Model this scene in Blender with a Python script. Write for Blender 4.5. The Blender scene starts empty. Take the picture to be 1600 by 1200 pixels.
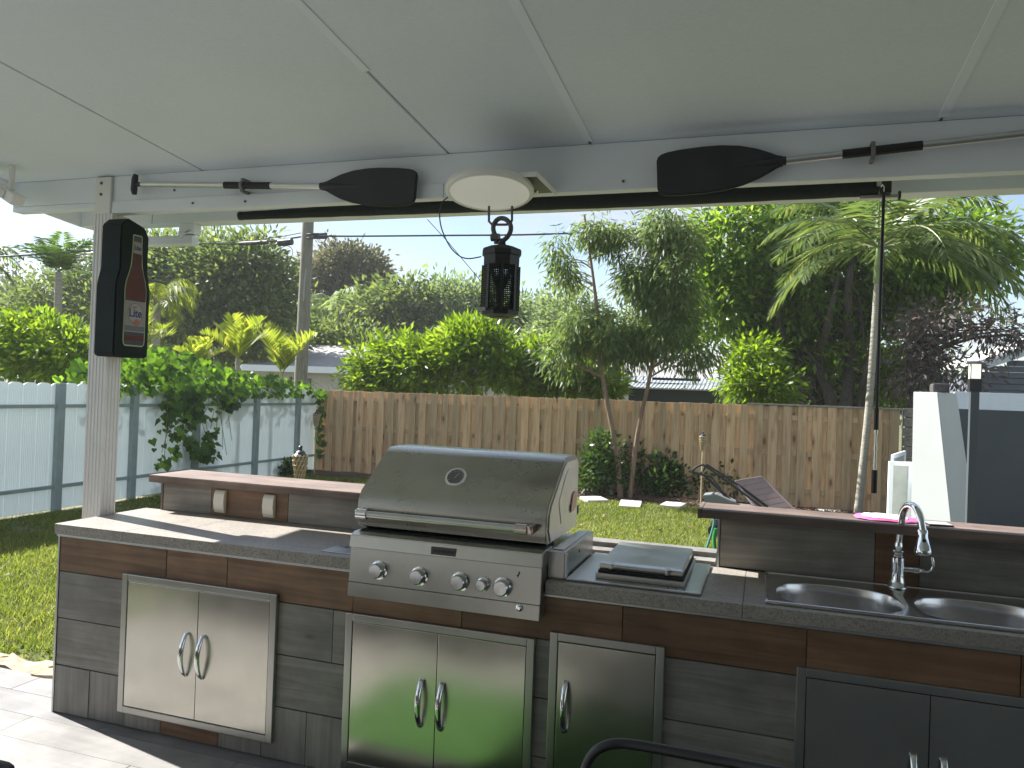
import bpy, bmesh, math, random
import numpy as np
from mathutils import Vector, Matrix, noise
random.seed(7); RNG = np.random.default_rng(7)
SC = bpy.context.scene
COL = SC.collection
R = math.radians

# ------------------------------------------------------------------ camera
CAM = Vector((0, 0, 1.68))
MX = ((0.949, 0.032, -0.314), (0.314, 0.020, 0.949), (0.037, -0.999, 0.008))
def _basis():
    X = Vector((0.9492, 0.03246, -0.31412)).normalized()
    Y = Vector((0.3136, 0.0197, 0.9493)); Y = (Y - X * Y.dot(X)).normalized()
    Z = X.cross(Y)
    if Z.y > 0: Z = -Z
    return X, Y, Z
bX, bY, bZ = _basis()
right = Vector((bX.x, bY.x, bZ.x)); down = Vector((bX.y, bY.y, bZ.y)); fwd = Vector((bX.z, bY.z, bZ.z))
cam_d = bpy.data.cameras.new('camera'); cam = bpy.data.objects.new('camera', cam_d); COL.objects.link(cam)
m3 = Matrix((( right.x, -down.x, -fwd.x), (right.y, -down.y, -fwd.y), (right.z, -down.z, -fwd.z)))
cam.matrix_world = Matrix.Translation(CAM) @ m3.to_4x4()
cam_d.sensor_width = 36; cam_d.lens = 27.0; cam_d.clip_start = 0.05; cam_d.clip_end = 2000
SC.camera = cam
SC.render.resolution_x = 1024; SC.render.resolution_y = 768

# ------------------------------------------------------------------ world, sun, exposure
SUN_EL = 41.0; SUN_ROT = -77.9
w = bpy.data.worlds.new('World'); SC.world = w; w.use_nodes = True
nt = w.node_tree; nt.nodes.clear()
sky = nt.nodes.new('ShaderNodeTexSky'); sky.sky_type = 'NISHITA'; sky.sun_disc = False
sky.sun_elevation = R(SUN_EL); sky.sun_rotation = R(SUN_ROT); sky.dust_density = .6; sky.air_density = 1.0; sky.ozone_density = 1.2
tc = nt.nodes.new('ShaderNodeTexCoord')
mp = nt.nodes.new('ShaderNodeMapping'); mp.inputs['Scale'].default_value = (1, 1, 2.6)
n1 = nt.nodes.new('ShaderNodeTexNoise'); n1.inputs['Scale'].default_value = 3.1; n1.inputs['Detail'].default_value = 9; n1.inputs['Roughness'].default_value = .56; n1.inputs['Distortion'].default_value = .25
cr = nt.nodes.new('ShaderNodeValToRGB'); cr.color_ramp.elements[0].position = .45; cr.color_ramp.elements[1].position = .60
cr.color_ramp.elements[0].color = (.10, .10, .10, 1); cr.color_ramp.elements[1].color = (.97, .97, .97, 1)
mixc = nt.nodes.new('ShaderNodeMixRGB'); mixc.inputs[2].default_value = (4.3, 4.45, 4.7, 1)
bg = nt.nodes.new('ShaderNodeBackground'); bg.inputs['Strength'].default_value = .057
out = nt.nodes.new('ShaderNodeOutputWorld')
L = nt.links.new
L(tc.outputs['Generated'], mp.inputs['Vector']); L(mp.outputs[0], n1.inputs['Vector']); L(n1.outputs['Fac'], cr.inputs['Fac'])
L(cr.outputs['Color'], mixc.inputs[0]); L(sky.outputs[0], mixc.inputs[1]); L(mixc.outputs[0], bg.inputs['Color']); L(bg.outputs[0], out.inputs['Surface'])
sd = bpy.data.lights.new('sun', 'SUN'); sd.energy = 4.5; sd.angle = R(.55); sd.color = (1, .965, .92)
so = bpy.data.objects.new('sun', sd); COL.objects.link(so)
sv = Vector((math.sin(R(SUN_ROT)) * math.cos(R(SUN_EL)), math.cos(R(SUN_ROT)) * math.cos(R(SUN_EL)), math.sin(R(SUN_EL))))
so.rotation_euler = sv.to_track_quat('Z', 'Y').to_euler(); so.location = (-10, 3, 12)
SC.view_settings.view_transform = 'Standard'; SC.view_settings.look = 'None'; SC.view_settings.gamma = 1; SC.view_settings.use_curve_mapping = False
SC.view_settings.exposure = 1.78
SC.render.engine = 'CYCLES'
SC.cycles.max_bounces = 10; SC.cycles.diffuse_bounces = 5; SC.cycles.glossy_bounces = 4; SC.cycles.transmission_bounces = 6

# ------------------------------------------------------------------ helpers
def ray(px, py):
    return right * (px - 800) + down * (py - 600) + fwd * 1200.0
def PY(px, py, y):                     # a point of the photograph at its real depth Y (metres)
    d = ray(px, py); return CAM + d * (y / d.y)
def PZ(px, py, z):
    d = ray(px, py); return CAM + d * ((z - CAM.z) / d.z)
def PXx(px, py, x):
    d = ray(px, py); return CAM + d * (x / d.x)

def tag(o, label=None, cat=None, group=None, kind=None):
    if label: o['label'] = label
    if cat: o['category'] = cat
    if group: o['group'] = group
    if kind: o['kind'] = kind
    return o
def empty(name, loc=(0, 0, 0), label=None, cat=None, group=None, rz=0):
    o = bpy.data.objects.new(name, None); COL.objects.link(o); o.location = loc; o.rotation_euler.z = rz
    o.empty_display_size = .1
    return tag(o, label, cat, group)
def wmat(o):
    m_ = Matrix.Translation(o.location) @ o.rotation_euler.to_matrix().to_4x4()
    return m_ if o.parent is None else wmat(o.parent) @ o.matrix_parent_inverse @ m_
def parent(o, p):
    if p is not None:
        o.parent = p; o.matrix_parent_inverse = wmat(p).inverted()
    return o
def link(name, me, m, p=None):
    o = bpy.data.objects.new(name, me); COL.objects.link(o)
    if m is not None and len(me.materials) == 0: me.materials.append(m)
    return parent(o, p)

class MB:
    """collects shapes in world coordinates and links them as one mesh object"""
    def __init__(s): s.bm = bmesh.new()
    def box(s, a, b, bev=0.0, rot=None, piv=None):
        x0, y0, z0 = a; x1, y1, z1 = b
        r = bmesh.ops.create_cube(s.bm, size=1)
        vs = r['verts']
        bmesh.ops.scale(s.bm, vec=(abs(x1 - x0), abs(y1 - y0), abs(z1 - z0)), verts=vs)
        bmesh.ops.translate(s.bm, vec=((x0 + x1) / 2, (y0 + y1) / 2, (z0 + z1) / 2), verts=vs)
        if bev:
            es = list({e for v in vs for e in v.link_edges})
            r2 = bmesh.ops.bevel(s.bm, geom=es, offset=bev, segments=2, profile=.6, affect='EDGES')
            vs = [v for v in r2['verts']]
            vs = list({v for f in r2['faces'] for v in f.verts} | set(v for v in vs if v.is_valid))
            # gather the island
            seen = set(vs); st = list(vs)
            while st:
                v = st.pop()
                for e in v.link_edges:
                    o = e.other_vert(v)
                    if o not in seen: seen.add(o); st.append(o)
            vs = list(seen)
        if rot is not None:
            bmesh.ops.rotate(s.bm, cent=piv or ((x0 + x1) / 2, (y0 + y1) / 2, (z0 + z1) / 2), matrix=rot, verts=vs)
        return s
    def prism(s, pts, v, bev=0):
        """polygon pts (Vectors), extruded by vector v"""
        a = [s.bm.verts.new(p) for p in pts]; b = [s.bm.verts.new(Vector(p) + Vector(v)) for p in pts]
        n = len(pts); fs = [s.bm.faces.new(a), s.bm.faces.new(b[::-1])]
        for i in range(n): fs.append(s.bm.faces.new((a[i], b[i], b[(i + 1) % n], a[(i + 1) % n])))
        bmesh.ops.recalc_face_normals(s.bm, faces=fs)
        if bev:
            es = list({e for f in fs for e in f.edges})
            bmesh.ops.bevel(s.bm, geom=es, offset=bev, segments=2, affect='EDGES')
        return s
    def tube(s, pts, r, seg=10, cap=True):
        pts = [Vector(p) for p in pts]
        if not hasattr(r, '__len__'): r = [r] * len(pts)
        rings = []; up = None
        for i, p in enumerate(pts):
            t = (pts[min(i + 1, len(pts) - 1)] - pts[max(i - 1, 0)]).normalized()
            if up is None:
                up = Vector((0, 0, 1)) if abs(t.z) < .9 else Vector((1, 0, 0))
            u = (up - t * up.dot(t)).normalized(); v = t.cross(u); up = u
            rings.append([s.bm.verts.new(p + (u * math.cos(2 * math.pi * k / seg) + v * math.sin(2 * math.pi * k / seg)) * r[i]) for k in range(seg)])
        for i in range(len(rings) - 1):
            for k in range(seg):
                f = s.bm.faces.new((rings[i][k], rings[i][(k + 1) % seg], rings[i + 1][(k + 1) % seg], rings[i + 1][k])); f.smooth = True
        if cap: s.bm.faces.new(rings[0][::-1]); s.bm.faces.new(rings[-1])
        return s
    def lathe(s, prof, c, axis=(0, 0, 1), seg=24, smooth=True):
        """prof: (radius, height) pairs; revolved about axis through c"""
        ax = Vector(axis).normalized(); q = ax.to_track_quat('Z', 'Y').to_matrix(); c = Vector(c); rings = []
        for (r, h) in prof:
            rings.append([s.bm.verts.new(c + q @ Vector((max(r, 1e-4) * math.cos(2 * math.pi * k / seg), max(r, 1e-4) * math.sin(2 * math.pi * k / seg), h))) for k in range(seg)])
        for i in range(len(rings) - 1):
            for k in range(seg):
                f = s.bm.faces.new((rings[i][k], rings[i][(k + 1) % seg], rings[i + 1][(k + 1) % seg], rings[i + 1][k])); f.smooth = smooth
        s.bm.faces.new(rings[0][::-1]); s.bm.faces.new(rings[-1])
        return s
    def build(s, name, m, p=None, sharp=True):
        bmesh.ops.recalc_face_normals(s.bm, faces=s.bm.faces[:])
        me = bpy.data.meshes.new(name); s.bm.to_mesh(me); s.bm.free()
        me.materials.append(m)
        if sharp and any(pl.use_smooth for pl in me.polygons):
            try: me.set_sharp_from_angle(angle=R(40))
            except Exception: pass
        o = bpy.data.objects.new(name, me); COL.objects.link(o)
        return parent(o, p)

def np_mesh(name, verts, faces4=None, faces3=None, attr=None, smooth=False):
    me = bpy.data.meshes.new(name)
    f = faces4 if faces4 is not None else faces3
    k = 4 if faces4 is not None else 3
    nv, nf = len(verts), len(f)
    me.vertices.add(nv); me.vertices.foreach_set('co', np.asarray(verts, np.float32).ravel())
    me.loops.add(nf * k); me.loops.foreach_set('vertex_index', np.asarray(f, np.int32).ravel())
    me.polygons.add(nf); me.polygons.foreach_set('loop_start', np.arange(0, nf * k, k, dtype=np.int32))
    if attr is not None:
        a = me.attributes.new('rnd', 'FLOAT', 'POINT'); a.data.foreach_set('value', np.asarray(attr, np.float32))
    me.update(calc_edges=True)
    if smooth: me.polygons.foreach_set('use_smooth', np.ones(nf, bool))
    return me

# ------------------------------------------------------------------ materials
def newmat(name):
    m = bpy.data.materials.new(name); m.use_nodes = True; n = m.node_tree; n.nodes.clear()
    o = n.nodes.new('ShaderNodeOutputMaterial'); b = n.nodes.new('ShaderNodeBsdfPrincipled'); n.links.new(b.outputs[0], o.inputs[0])
    return m, n, b, o
def node(n, t, **k):
    x = n.nodes.new(t)
    for a, v in k.items():
        if a in x.inputs.keys(): x.inputs[a].default_value = v
        else: setattr(x, a, v)
    return x
def coords(n, scale=(1, 1, 1), rnd=0.0, src='Object', rot=(0, 0, 0)):
    t = n.nodes.new('ShaderNodeTexCoord'); mp = n.nodes.new('ShaderNodeMapping'); mp.inputs['Scale'].default_value = scale; mp.inputs['Rotation'].default_value = rot
    n.links.new(t.outputs[src], mp.inputs['Vector'])
    if rnd:
        oi = n.nodes.new('ShaderNodeObjectInfo'); mu = n.nodes.new('ShaderNodeMath'); mu.operation = 'MULTIPLY'; mu.inputs[1].default_value = rnd
        n.links.new(oi.outputs['Random'], mu.inputs[0]); cb = n.nodes.new('ShaderNodeCombineXYZ')
        for i in range(3): n.links.new(mu.outputs[0], cb.inputs[i])
        n.links.new(cb.outputs[0], mp.inputs['Location'])
    return mp.outputs[0]
def ramp(n, fac, stops):
    r = n.nodes.new('ShaderNodeValToRGB'); e = r.color_ramp.elements
    while len(e) < len(stops): e.new(.5)
    for i, (p, c) in enumerate(stops): e[i].position = p; e[i].color = (*c, 1) if len(c) == 3 else c
    n.links.new(fac, r.inputs['Fac']); return r.outputs['Color']
def bump(n, b, h, strength=.2, dist=.01):
    bp = n.nodes.new('ShaderNodeBump'); bp.inputs['Strength'].default_value = strength; bp.inputs['Distance'].default_value = dist
    n.links.new(h, bp.inputs['Height']); n.links.new(bp.outputs[0], b.inputs['Normal'])
def mixcol(n, fac, a, c, mode='MIX'):
    x = n.nodes.new('ShaderNodeMixRGB'); x.blend_type = mode
    for i, v in ((0, fac), (1, a), (2, c)):
        if hasattr(v, 'links') or hasattr(v, 'is_linked'): n.links.new(v, x.inputs[i])
        else: x.inputs[i].default_value = v if i == 0 else (*v, 1)
    return x.outputs[0]
def simple(name, c, rough=.6, metal=0, nz=0.0, nscale=8, bmp=0.0, spec=.5, dirt=None, emit=None):
    m, n, b, o = newmat(name)
    b.inputs['Roughness'].default_value = rough; b.inputs['Metallic'].default_value = metal; b.inputs['Specular IOR Level'].default_value = spec
    b.inputs['Base Color'].default_value = (*c, 1)
    if nz or bmp or dirt:
        v = coords(n); t = node(n, 'ShaderNodeTexNoise', Scale=nscale, Detail=6.0, Roughness=.6); n.links.new(v, t.inputs['Vector'])
        lo = tuple(max(0, x * (1 - nz)) for x in c); hi = tuple(x * (1 + nz) for x in c)
        col = ramp(n, t.outputs['Fac'], [(.3, lo), (.7, hi)])
        if dirt:
            t2 = node(n, 'ShaderNodeTexNoise', Scale=dirt[1], Detail=8.0, Roughness=.7); n.links.new(v, t2.inputs['Vector'])
            f = ramp(n, t2.outputs['Fac'], [(dirt[2], (0, 0, 0)), (dirt[2] + .12, (1, 1, 1))])
            col = mixcol(n, f, col, dirt[0])
        n.links.new(col, b.inputs['Base Color'])
        if bmp: bump(n, b, t.outputs['Fac'], bmp, .004)
    if emit: b.inputs['Emission Color'].default_value = (*emit[0], 1); b.inputs['Emission Strength'].default_value = emit[1]
    return m
def woodtile(name, cols, horiz=True, rough=.5, freq=1.0, bmp=.12):
    m, n, b, o = newmat(name)
    s = (1.4, 14, 26) if horiz else (26, 14, 1.4)
    v = coords(n, tuple(x * freq for x in s), rnd=37.0)
    t = node(n, 'ShaderNodeTexNoise', Scale=1.0, Detail=9.0, Roughness=.62, Distortion=.9); n.links.new(v, t.inputs['Vector'])
    c1 = ramp(n, t.outputs['Fac'], [(.28, cols[0]), (.5, cols[1]), (.72, cols[2])])
    v2 = coords(n, (3, 3, 3) if horiz else (3, 3, 2.2), rnd=11.0); t2 = node(n, 'ShaderNodeTexNoise', Scale=1.3, Detail=5.0, Roughness=.55); n.links.new(v2, t2.inputs['Vector'])
    f2 = ramp(n, t2.outputs['Fac'], [(.35, (.72, .72, .72)), (.65, (1.12, 1.12, 1.12))])
    c2 = mixcol(n, 1.0, c1, f2, 'MULTIPLY')
    oi = n.nodes.new('ShaderNodeObjectInfo'); f3 = ramp(n, oi.outputs['Random'], [(0, (.84, .84, .86)), (1, (1.1, 1.09, 1.06))])
    c3 = mixcol(n, 1.0, c2, f3, 'MULTIPLY')
    vk = coords(n, (1.6, 3, 3.4) if horiz else (3.4, 3, 1.6), rnd=5.0); kn = node(n, 'ShaderNodeTexVoronoi', Scale=1.5); n.links.new(vk, kn.inputs['Vector'])
    c3 = mixcol(n, ramp(n, kn.outputs['Distance'], [(.02, (.6, .6, .6)), (.085, (0, 0, 0))]), c3, tuple(x * .35 for x in cols[0]))
    n.links.new(c3, b.inputs['Base Color']); b.inputs['Roughness'].default_value = rough
    bump(n, b, t.outputs['Fac'], bmp, .002)
    return m
def steel(name, c=(.55, .55, .53), rough=.32, horiz=False, streak=.25, smudge=True, warp=0):
    m, n, b, o = newmat(name); b.inputs['Metallic'].default_value = 1
    v = coords(n, (2, 2, 420) if horiz else (420, 420, 2)); t = node(n, 'ShaderNodeTexNoise', Scale=1.0, Detail=3.0, Roughness=.6); n.links.new(v, t.inputs['Vector'])
    v2 = coords(n, (1, 1, 1)); t2 = node(n, 'ShaderNodeTexNoise', Scale=5.0, Detail=7.0, Roughness=.65); n.links.new(v2, t2.inputs['Vector'])
    t3 = node(n, 'ShaderNodeTexNoise', Scale=16.0, Detail=9.0, Roughness=.72); n.links.new(v2, t3.inputs['Vector'])
    c0 = ramp(n, t2.outputs['Fac'], [(.3, tuple(x * .9 for x in c)), (.7, tuple(x * 1.05 for x in c))])
    f = ramp(n, t3.outputs['Fac'], [(.60, (0, 0, 0)), (.85, (.42, .42, .42))])
    c1 = mixcol(n, f, c0, tuple(x * .45 for x in c)) if smudge else c0
    n.links.new(c1, b.inputs['Base Color'])
    mr = node(n, 'ShaderNodeMapRange'); mr.inputs['To Min'].default_value = rough * .82; mr.inputs['To Max'].default_value = rough * 1.25
    n.links.new(t2.outputs['Fac'], mr.inputs['Value']); n.links.new(mr.outputs[0], b.inputs['Roughness'])
    b.inputs['Anisotropic'].default_value = .45
    bump(n, b, t.outputs['Fac'], streak * .16, .001)
    if warp:
        t4 = node(n, 'ShaderNodeTexNoise', Scale=2.6, Detail=2.0); n.links.new(v2, t4.inputs['Vector'])
        bp = n.nodes.new('ShaderNodeBump'); bp.inputs['Strength'].default_value = warp; bp.inputs['Distance'].default_value = .02
        n.links.new(t4.outputs['Fac'], bp.inputs['Height']); pb = b.inputs['Normal'].links[0].from_node; n.links.new(bp.outputs[0], pb.inputs['Normal'])
    return m
def leafmat(name, c, var=.45, trans=.5, rough=.45, hue=None, tint=None):
    m = bpy.data.materials.new(name); m.use_nodes = True; n = m.node_tree; n.nodes.clear()
    o = n.nodes.new('ShaderNodeOutputMaterial')
    a = n.nodes.new('ShaderNodeAttribute'); a.attribute_name = 'rnd'
    lo = tuple(x * (1 - var) for x in c); hi = tint or tuple(x * (1 + var) for x in c)
    col = ramp(n, a.outputs['Fac'], [(0, lo), (.5, c), (1, hi)])
    p = node(n, 'ShaderNodeBsdfPrincipled'); p.inputs['Roughness'].default_value = rough; p.inputs['Specular IOR Level'].default_value = .45
    t = n.nodes.new('ShaderNodeBsdfTranslucent'); mx = n.nodes.new('ShaderNodeMixShader'); mx.inputs[0].default_value = trans
    g = mixcol(n, 1.0, col, hue or (1.55, 1.5, .75), 'MULTIPLY')
    n.links.new(col, p.inputs['Base Color']); n.links.new(g, t.inputs['Color'])
    n.links.new(p.outputs[0], mx.inputs[1]); n.links.new(t.outputs[0], mx.inputs[2]); n.links.new(mx.outputs[0], o.inputs[0])
    return m
def bark(name, a, c, sc=(6, 6, 1.2), bmp=.5):
    m, n, b, o = newmat(name); v = coords(n, sc); t = node(n, 'ShaderNodeTexNoise', Scale=4.0, Detail=8.0, Roughness=.65); n.links.new(v, t.inputs['Vector'])
    n.links.new(ramp(n, t.outputs['Fac'], [(.35, a), (.65, c)]), b.inputs['Base Color']); b.inputs['Roughness'].default_value = .85
    bump(n, b, t.outputs['Fac'], bmp, .02); return m

M = {}
M['grey_tile'] = woodtile('grey_wood_tile', [(.17, .158, .138), (.245, .230, .205), (.32, .302, .272)])
M['grey_tile_v'] = woodtile('grey_wood_tile_upright', [(.175, .165, .145), (.25, .237, .212), (.32, .305, .275)], horiz=False)
M['brown_tile'] = woodtile('brown_wood_tile', [(.125, .066, .036), (.205, .115, .064), (.285, .170, .10)])
M['grout'] = simple('dark_grout', (.035, .033, .03), .9, nz=.2)
M['floor_tile'] = woodtile('pale_wood_floor_tile', [(.17, .166, .162), (.21, .206, .20), (.255, .25, .243)], rough=.55, freq=.8)
M['alu'] = simple('aluminium_trim', (.55, .56, .56), .38, 1, nz=.08, nscale=30)
M['steel'] = steel('brushed_stainless', (.54, .54, .50), .30, horiz=True)
M['steel_door'] = steel('brushed_stainless_door', (.64, .62, .56), .22, horiz=False, streak=.16, warp=.12)
M['steel_frame'] = steel('stainless_frame', (.46, .46, .44), .34, horiz=False)
M['steel_hood'] = steel('hood_stainless', (.42, .41, .36), .27, horiz=True, streak=.1, smudge=False)
M['steel_sink'] = steel('sink_stainless', (.74, .72, .70), .22, horiz=True, streak=.06, smudge=False)
M['chrome'] = simple('chrome', (.78, .79, .8), .06, 1)
M['dark'] = simple('dark_gap', (.012, .012, .012), .8)
M['black'] = simple('black_plastic', (.026, .032, .036), .45, nz=.2)
M['black_matte'] = simple('black_satin_paint', (.014, .015, .017), .4, nz=.3, nscale=5)
M['white_alu'] = simple('white_painted_aluminium', (.78, .83, .88), .42, nz=.03, nscale=3, dirt=((.5, .47, .42), 9, .74))
M['post_white'] = simple('white_fluted_post', (.76, .75, .73), .45, nz=.04, nscale=4, dirt=((.3, .26, .22), 14, .72))
M['white'] = simple('white_plastic', (.8, .8, .78), .4)
M['screw'] = simple('screw_head', (.12, .12, .12), .4, .8)
def granite():
    m, n, b, o = newmat('speckled_granite_tile'); v = coords(n)
    t = node(n, 'ShaderNodeTexVoronoi', Scale=170.0); n.links.new(v, t.inputs['Vector'])
    t2 = node(n, 'ShaderNodeTexNoise', Scale=120.0, Detail=5.0, Roughness=.8); n.links.new(v, t2.inputs['Vector'])
    t3 = node(n, 'ShaderNodeTexNoise', Scale=6.0, Detail=5.0); n.links.new(v, t3.inputs['Vector'])
    s = n.nodes.new('ShaderNodeSeparateColor'); n.links.new(t.outputs['Color'], s.inputs[0])
    c = ramp(n, s.outputs[0], [(0, (.10, .095, .09)), (.18, (.24, .22, .195)), (.6, (.33, .30, .262)), (1, (.42, .38, .335))])
    c = mixcol(n, .5, c, ramp(n, t2.outputs['Fac'], [(.3, (.17, .16, .15)), (.7, (.42, .39, .35))]))
    c = mixcol(n, 1.0, c, ramp(n, t3.outputs['Fac'], [(.3, (.88, .88, .88)), (.7, (1.08, 1.06, 1.03))]), 'MULTIPLY')
    n.links.new(c, b.inputs['Base Color']); b.inputs['Roughness'].default_value = .42; bump(n, b, t2.outputs['Fac'], .08, .002); return m
M['granite'] = granite()
M['ledge'] = woodtile('weathered_brown_ledge_board', [(.11, .078, .062), (.165, .12, .10), (.23, .175, .15)], rough=.6, freq=.9, bmp=.3)
def ceilmat():
    m, n, b, o = newmat('textured_white_roof_panel'); v = coords(n, (60, 260, 60)); t = node(n, 'ShaderNodeTexNoise', Scale=1.0, Detail=4.0); n.links.new(v, t.inputs['Vector'])
    v2 = coords(n, (1, 1, 1)); t2 = node(n, 'ShaderNodeTexNoise', Scale=1.4, Detail=5.0, Roughness=.6); n.links.new(v2, t2.inputs['Vector'])
    c = ramp(n, t2.outputs['Fac'], [(.3, (.73, .80, .88)), (.7, (.78, .85, .93))])
    c = mixcol(n, 1.0, c, ramp(n, t.outputs['Fac'], [(.3, (.94, .94, .94)), (.7, (1.03, 1.03, 1.03))]), 'MULTIPLY')
    n.links.new(c, b.inputs['Base Color']); b.inputs['Roughness'].default_value = .5; bump(n, b, t.outputs['Fac'], .12, .002); return m
M['ceiling'] = ceilmat()

# ================================================================== GROUND
GZ = -.12
def grid_mesh(x0, x1, y0, y1, nx, ny, f):
    xs = np.linspace(x0, x1, nx); ys = np.linspace(y0, y1, ny); gx, gy = np.meshgrid(xs, ys)
    v = np.stack([gx.ravel(), gy.ravel(), f(gx, gy).ravel()], 1)
    i = np.arange((nx - 1) * (ny - 1)); r = i // (nx - 1); c = i % (nx - 1); a = r * nx + c
    return v, np.stack([a, a + 1, a + nx + 1, a + nx], 1)
def lawnmat():
    m, n, b, o = newmat('lawn_soil_and_thatch'); v = coords(n)
    t = node(n, 'ShaderNodeTexNoise', Scale=1.1, Detail=9.0, Roughness=.7); n.links.new(v, t.inputs['Vector'])
    t2 = node(n, 'ShaderNodeTexNoise', Scale=30.0, Detail=6.0, Roughness=.7); n.links.new(v, t2.inputs['Vector'])
    c = ramp(n, t.outputs['Fac'], [(.36, (.06, .085, .025)), (.52, (.11, .12, .05)), (.60, (.24, .19, .13))])
    c = mixcol(n, 1.0, c, ramp(n, t2.outputs['Fac'], [(.3, (.6, .6, .6)), (.7, (1.3, 1.3, 1.2))]), 'MULTIPLY')
    n.links.new(c, b.inputs['Base Color']); b.inputs['Roughness'].default_value = .95; bump(n, b, t2.outputs['Fac'], .8, .03); return m
v, f = grid_mesh(-60, 60, 3.3, 120, 80, 80, lambda x, y: GZ - .004 + 0 * x)
lawn = link('lawn', np_mesh('lawn', v, f), lawnmat()); tag(lawn, kind='structure')
v, f = grid_mesh(-300, 300, -60, 600, 8, 8, lambda x, y: GZ - .06 + 0 * x)
gr = link('ground', np_mesh('ground', v, f), simple('far_ground', (.08, .09, .05), .95, nz=.4, nscale=.5)); tag(gr, kind='structure')

# grass: blades
def sn(x, y, s): return np.sin(x * s + 1.3 * np.sin(y * s * .7)) * np.cos(y * s * 1.1 + 1.7 * np.sin(x * s * .6))
def blades(n, x0, x1, y0, y1, h, wd, keep=None, edge=True):
    x = RNG.uniform(x0, x1, n); y = RNG.uniform(y0, y1, n)
    k = np.ones(n, bool)
    bare = sn(x + 2, y, 1.9) + .6 * sn(x, y + 3, 4.7) + RNG.normal(0, .25, n)
    k &= bare < np.where(x < -3.3, .72, 1.05)
    if keep is not None: k &= keep(x, y)
    x, y = x[k], y[k]; n = len(x)
    a = RNG.uniform(0, 2 * np.pi, n); hh = h * RNG.uniform(.45, 1.25, n); ww = wd * RNG.uniform(.6, 1.4, n)
    tx = RNG.normal(0, .55, n) * hh; ty = RNG.normal(0, .55, n) * hh
    b = np.stack([x, y, np.full(n, GZ - .005)], 1); d = np.stack([np.cos(a) * ww, np.sin(a) * ww, 0 * a], 1)
    tip = b + np.stack([tx, ty, hh], 1)
    vv = np.stack([b - d, b + d, tip], 1).reshape(-1, 3); at = np.repeat(np.clip(RNG.normal(.5, .25, n) + .12 * sn(x, y, 1.1), 0, 1), 3)
    return vv, at
vs = []; at = []
kp = lambda x, y: ~((x > -4.3) & (y < 3.42)) & ~((x > -3.4) & (y < 3.8))
for a in [(95000, -8.7, -3.0, 3.35, 7.5, .055, .0055, kp), (70000, -8.7, -4.2, 7.5, 13.4, .05, .007, None), (90000, -4.2, 2.6, 8.0, 12.9, .05, .007, None), (20000, -8.7, 2.5, 12.9, 13.7, .05, .007, lambda x, y: x < -5.2), (12000, -4.2, 2.6, 4, 8, .05, .01, None)]:
    p, q = blades(*a); vs.append(p); at.append(q)
vs = np.concatenate(vs); at = np.concatenate(at)
g = link('grass', np_mesh('grass', vs, None, np.arange(len(vs)).reshape(-1, 3), at), leafmat('grass_blade', (.16, .215, .045), .5, .5, .5, tint=(.36, .36, .11), hue=(1.3, 1.3, .7)))
tag(g, 'short sunlit grass of the back yard lawn', 'grass', kind='stuff')
# mulch bed in front of the wood fence
def mound(x, y): return GZ + .012 + .05 * np.clip(1 - np.abs(y - 13.35) / .55, 0, 1) + .015 * np.sin(x * 5) * np.sin(y * 9)
v, f = grid_mesh(-8.7, 3.0, 12.95, 13.75, 160, 16, mound)
mulch_m = simple('dark_mulch', (.06, .038, .026), .95, nz=.7, nscale=45, bmp=1)
bed = link('mulch_bed', np_mesh('mulch_bed', v, f), mulch_m); tag(bed, kind='structure')
n = 9000; x = RNG.uniform(-5.3, 3, n); y = RNG.uniform(12.85, 13.7, n); a = RNG.uniform(0, 6.28, n); l = RNG.uniform(.01, .04, n)
b = np.stack([x, y, mound(x, y) + .006], 1); d = np.stack([np.cos(a) * l, np.sin(a) * l, RNG.normal(0, .01, n)], 1); e = np.stack([-np.sin(a) * l * .3, np.cos(a) * l * .3, RNG.normal(.004, .006, n)], 1)
vv = np.stack([b - d, b - e, b + d, b + e], 1).reshape(-1, 3)
ml = link('mulch_chips', np_mesh('mulch_chips', vv, np.arange(len(vv)).reshape(-1, 4), None, np.repeat(RNG.random(n), 4)), leafmat('bark_chips', (.11, .065, .04), .5, .02, .9)); tag(ml, 'brown bark mulch and fallen leaves along the wood fence', 'mulch', kind='stuff')
# fallen dead leaves on the lawn
n = 500; x = RNG.uniform(-8, 2.5, n); y = RNG.uniform(4, 13, n); a = RNG.uniform(0, 6.28, n); l = RNG.uniform(.02, .045, n)
b = np.stack([x, y, np.full(n, GZ + .035)], 1); d = np.stack([np.cos(a) * l, np.sin(a) * l, RNG.normal(0, .012, n)], 1); e = np.stack([-np.sin(a) * l * .4, np.cos(a) * l * .4, RNG.normal(.0, .01, n)], 1)
vv = np.stack([b - d, b - e, b + d, b + e], 1).reshape(-1, 3)
ml = link('fallen_leaves', np_mesh('fallen_leaves', vv, np.arange(len(vv)).reshape(-1, 4), None, np.repeat(RNG.random(n), 4)), leafmat('dead_leaf', (.16, .09, .04), .5, .2, .7)); tag(ml, 'dry brown leaves scattered on the lawn', 'leaves', kind='stuff')

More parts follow.
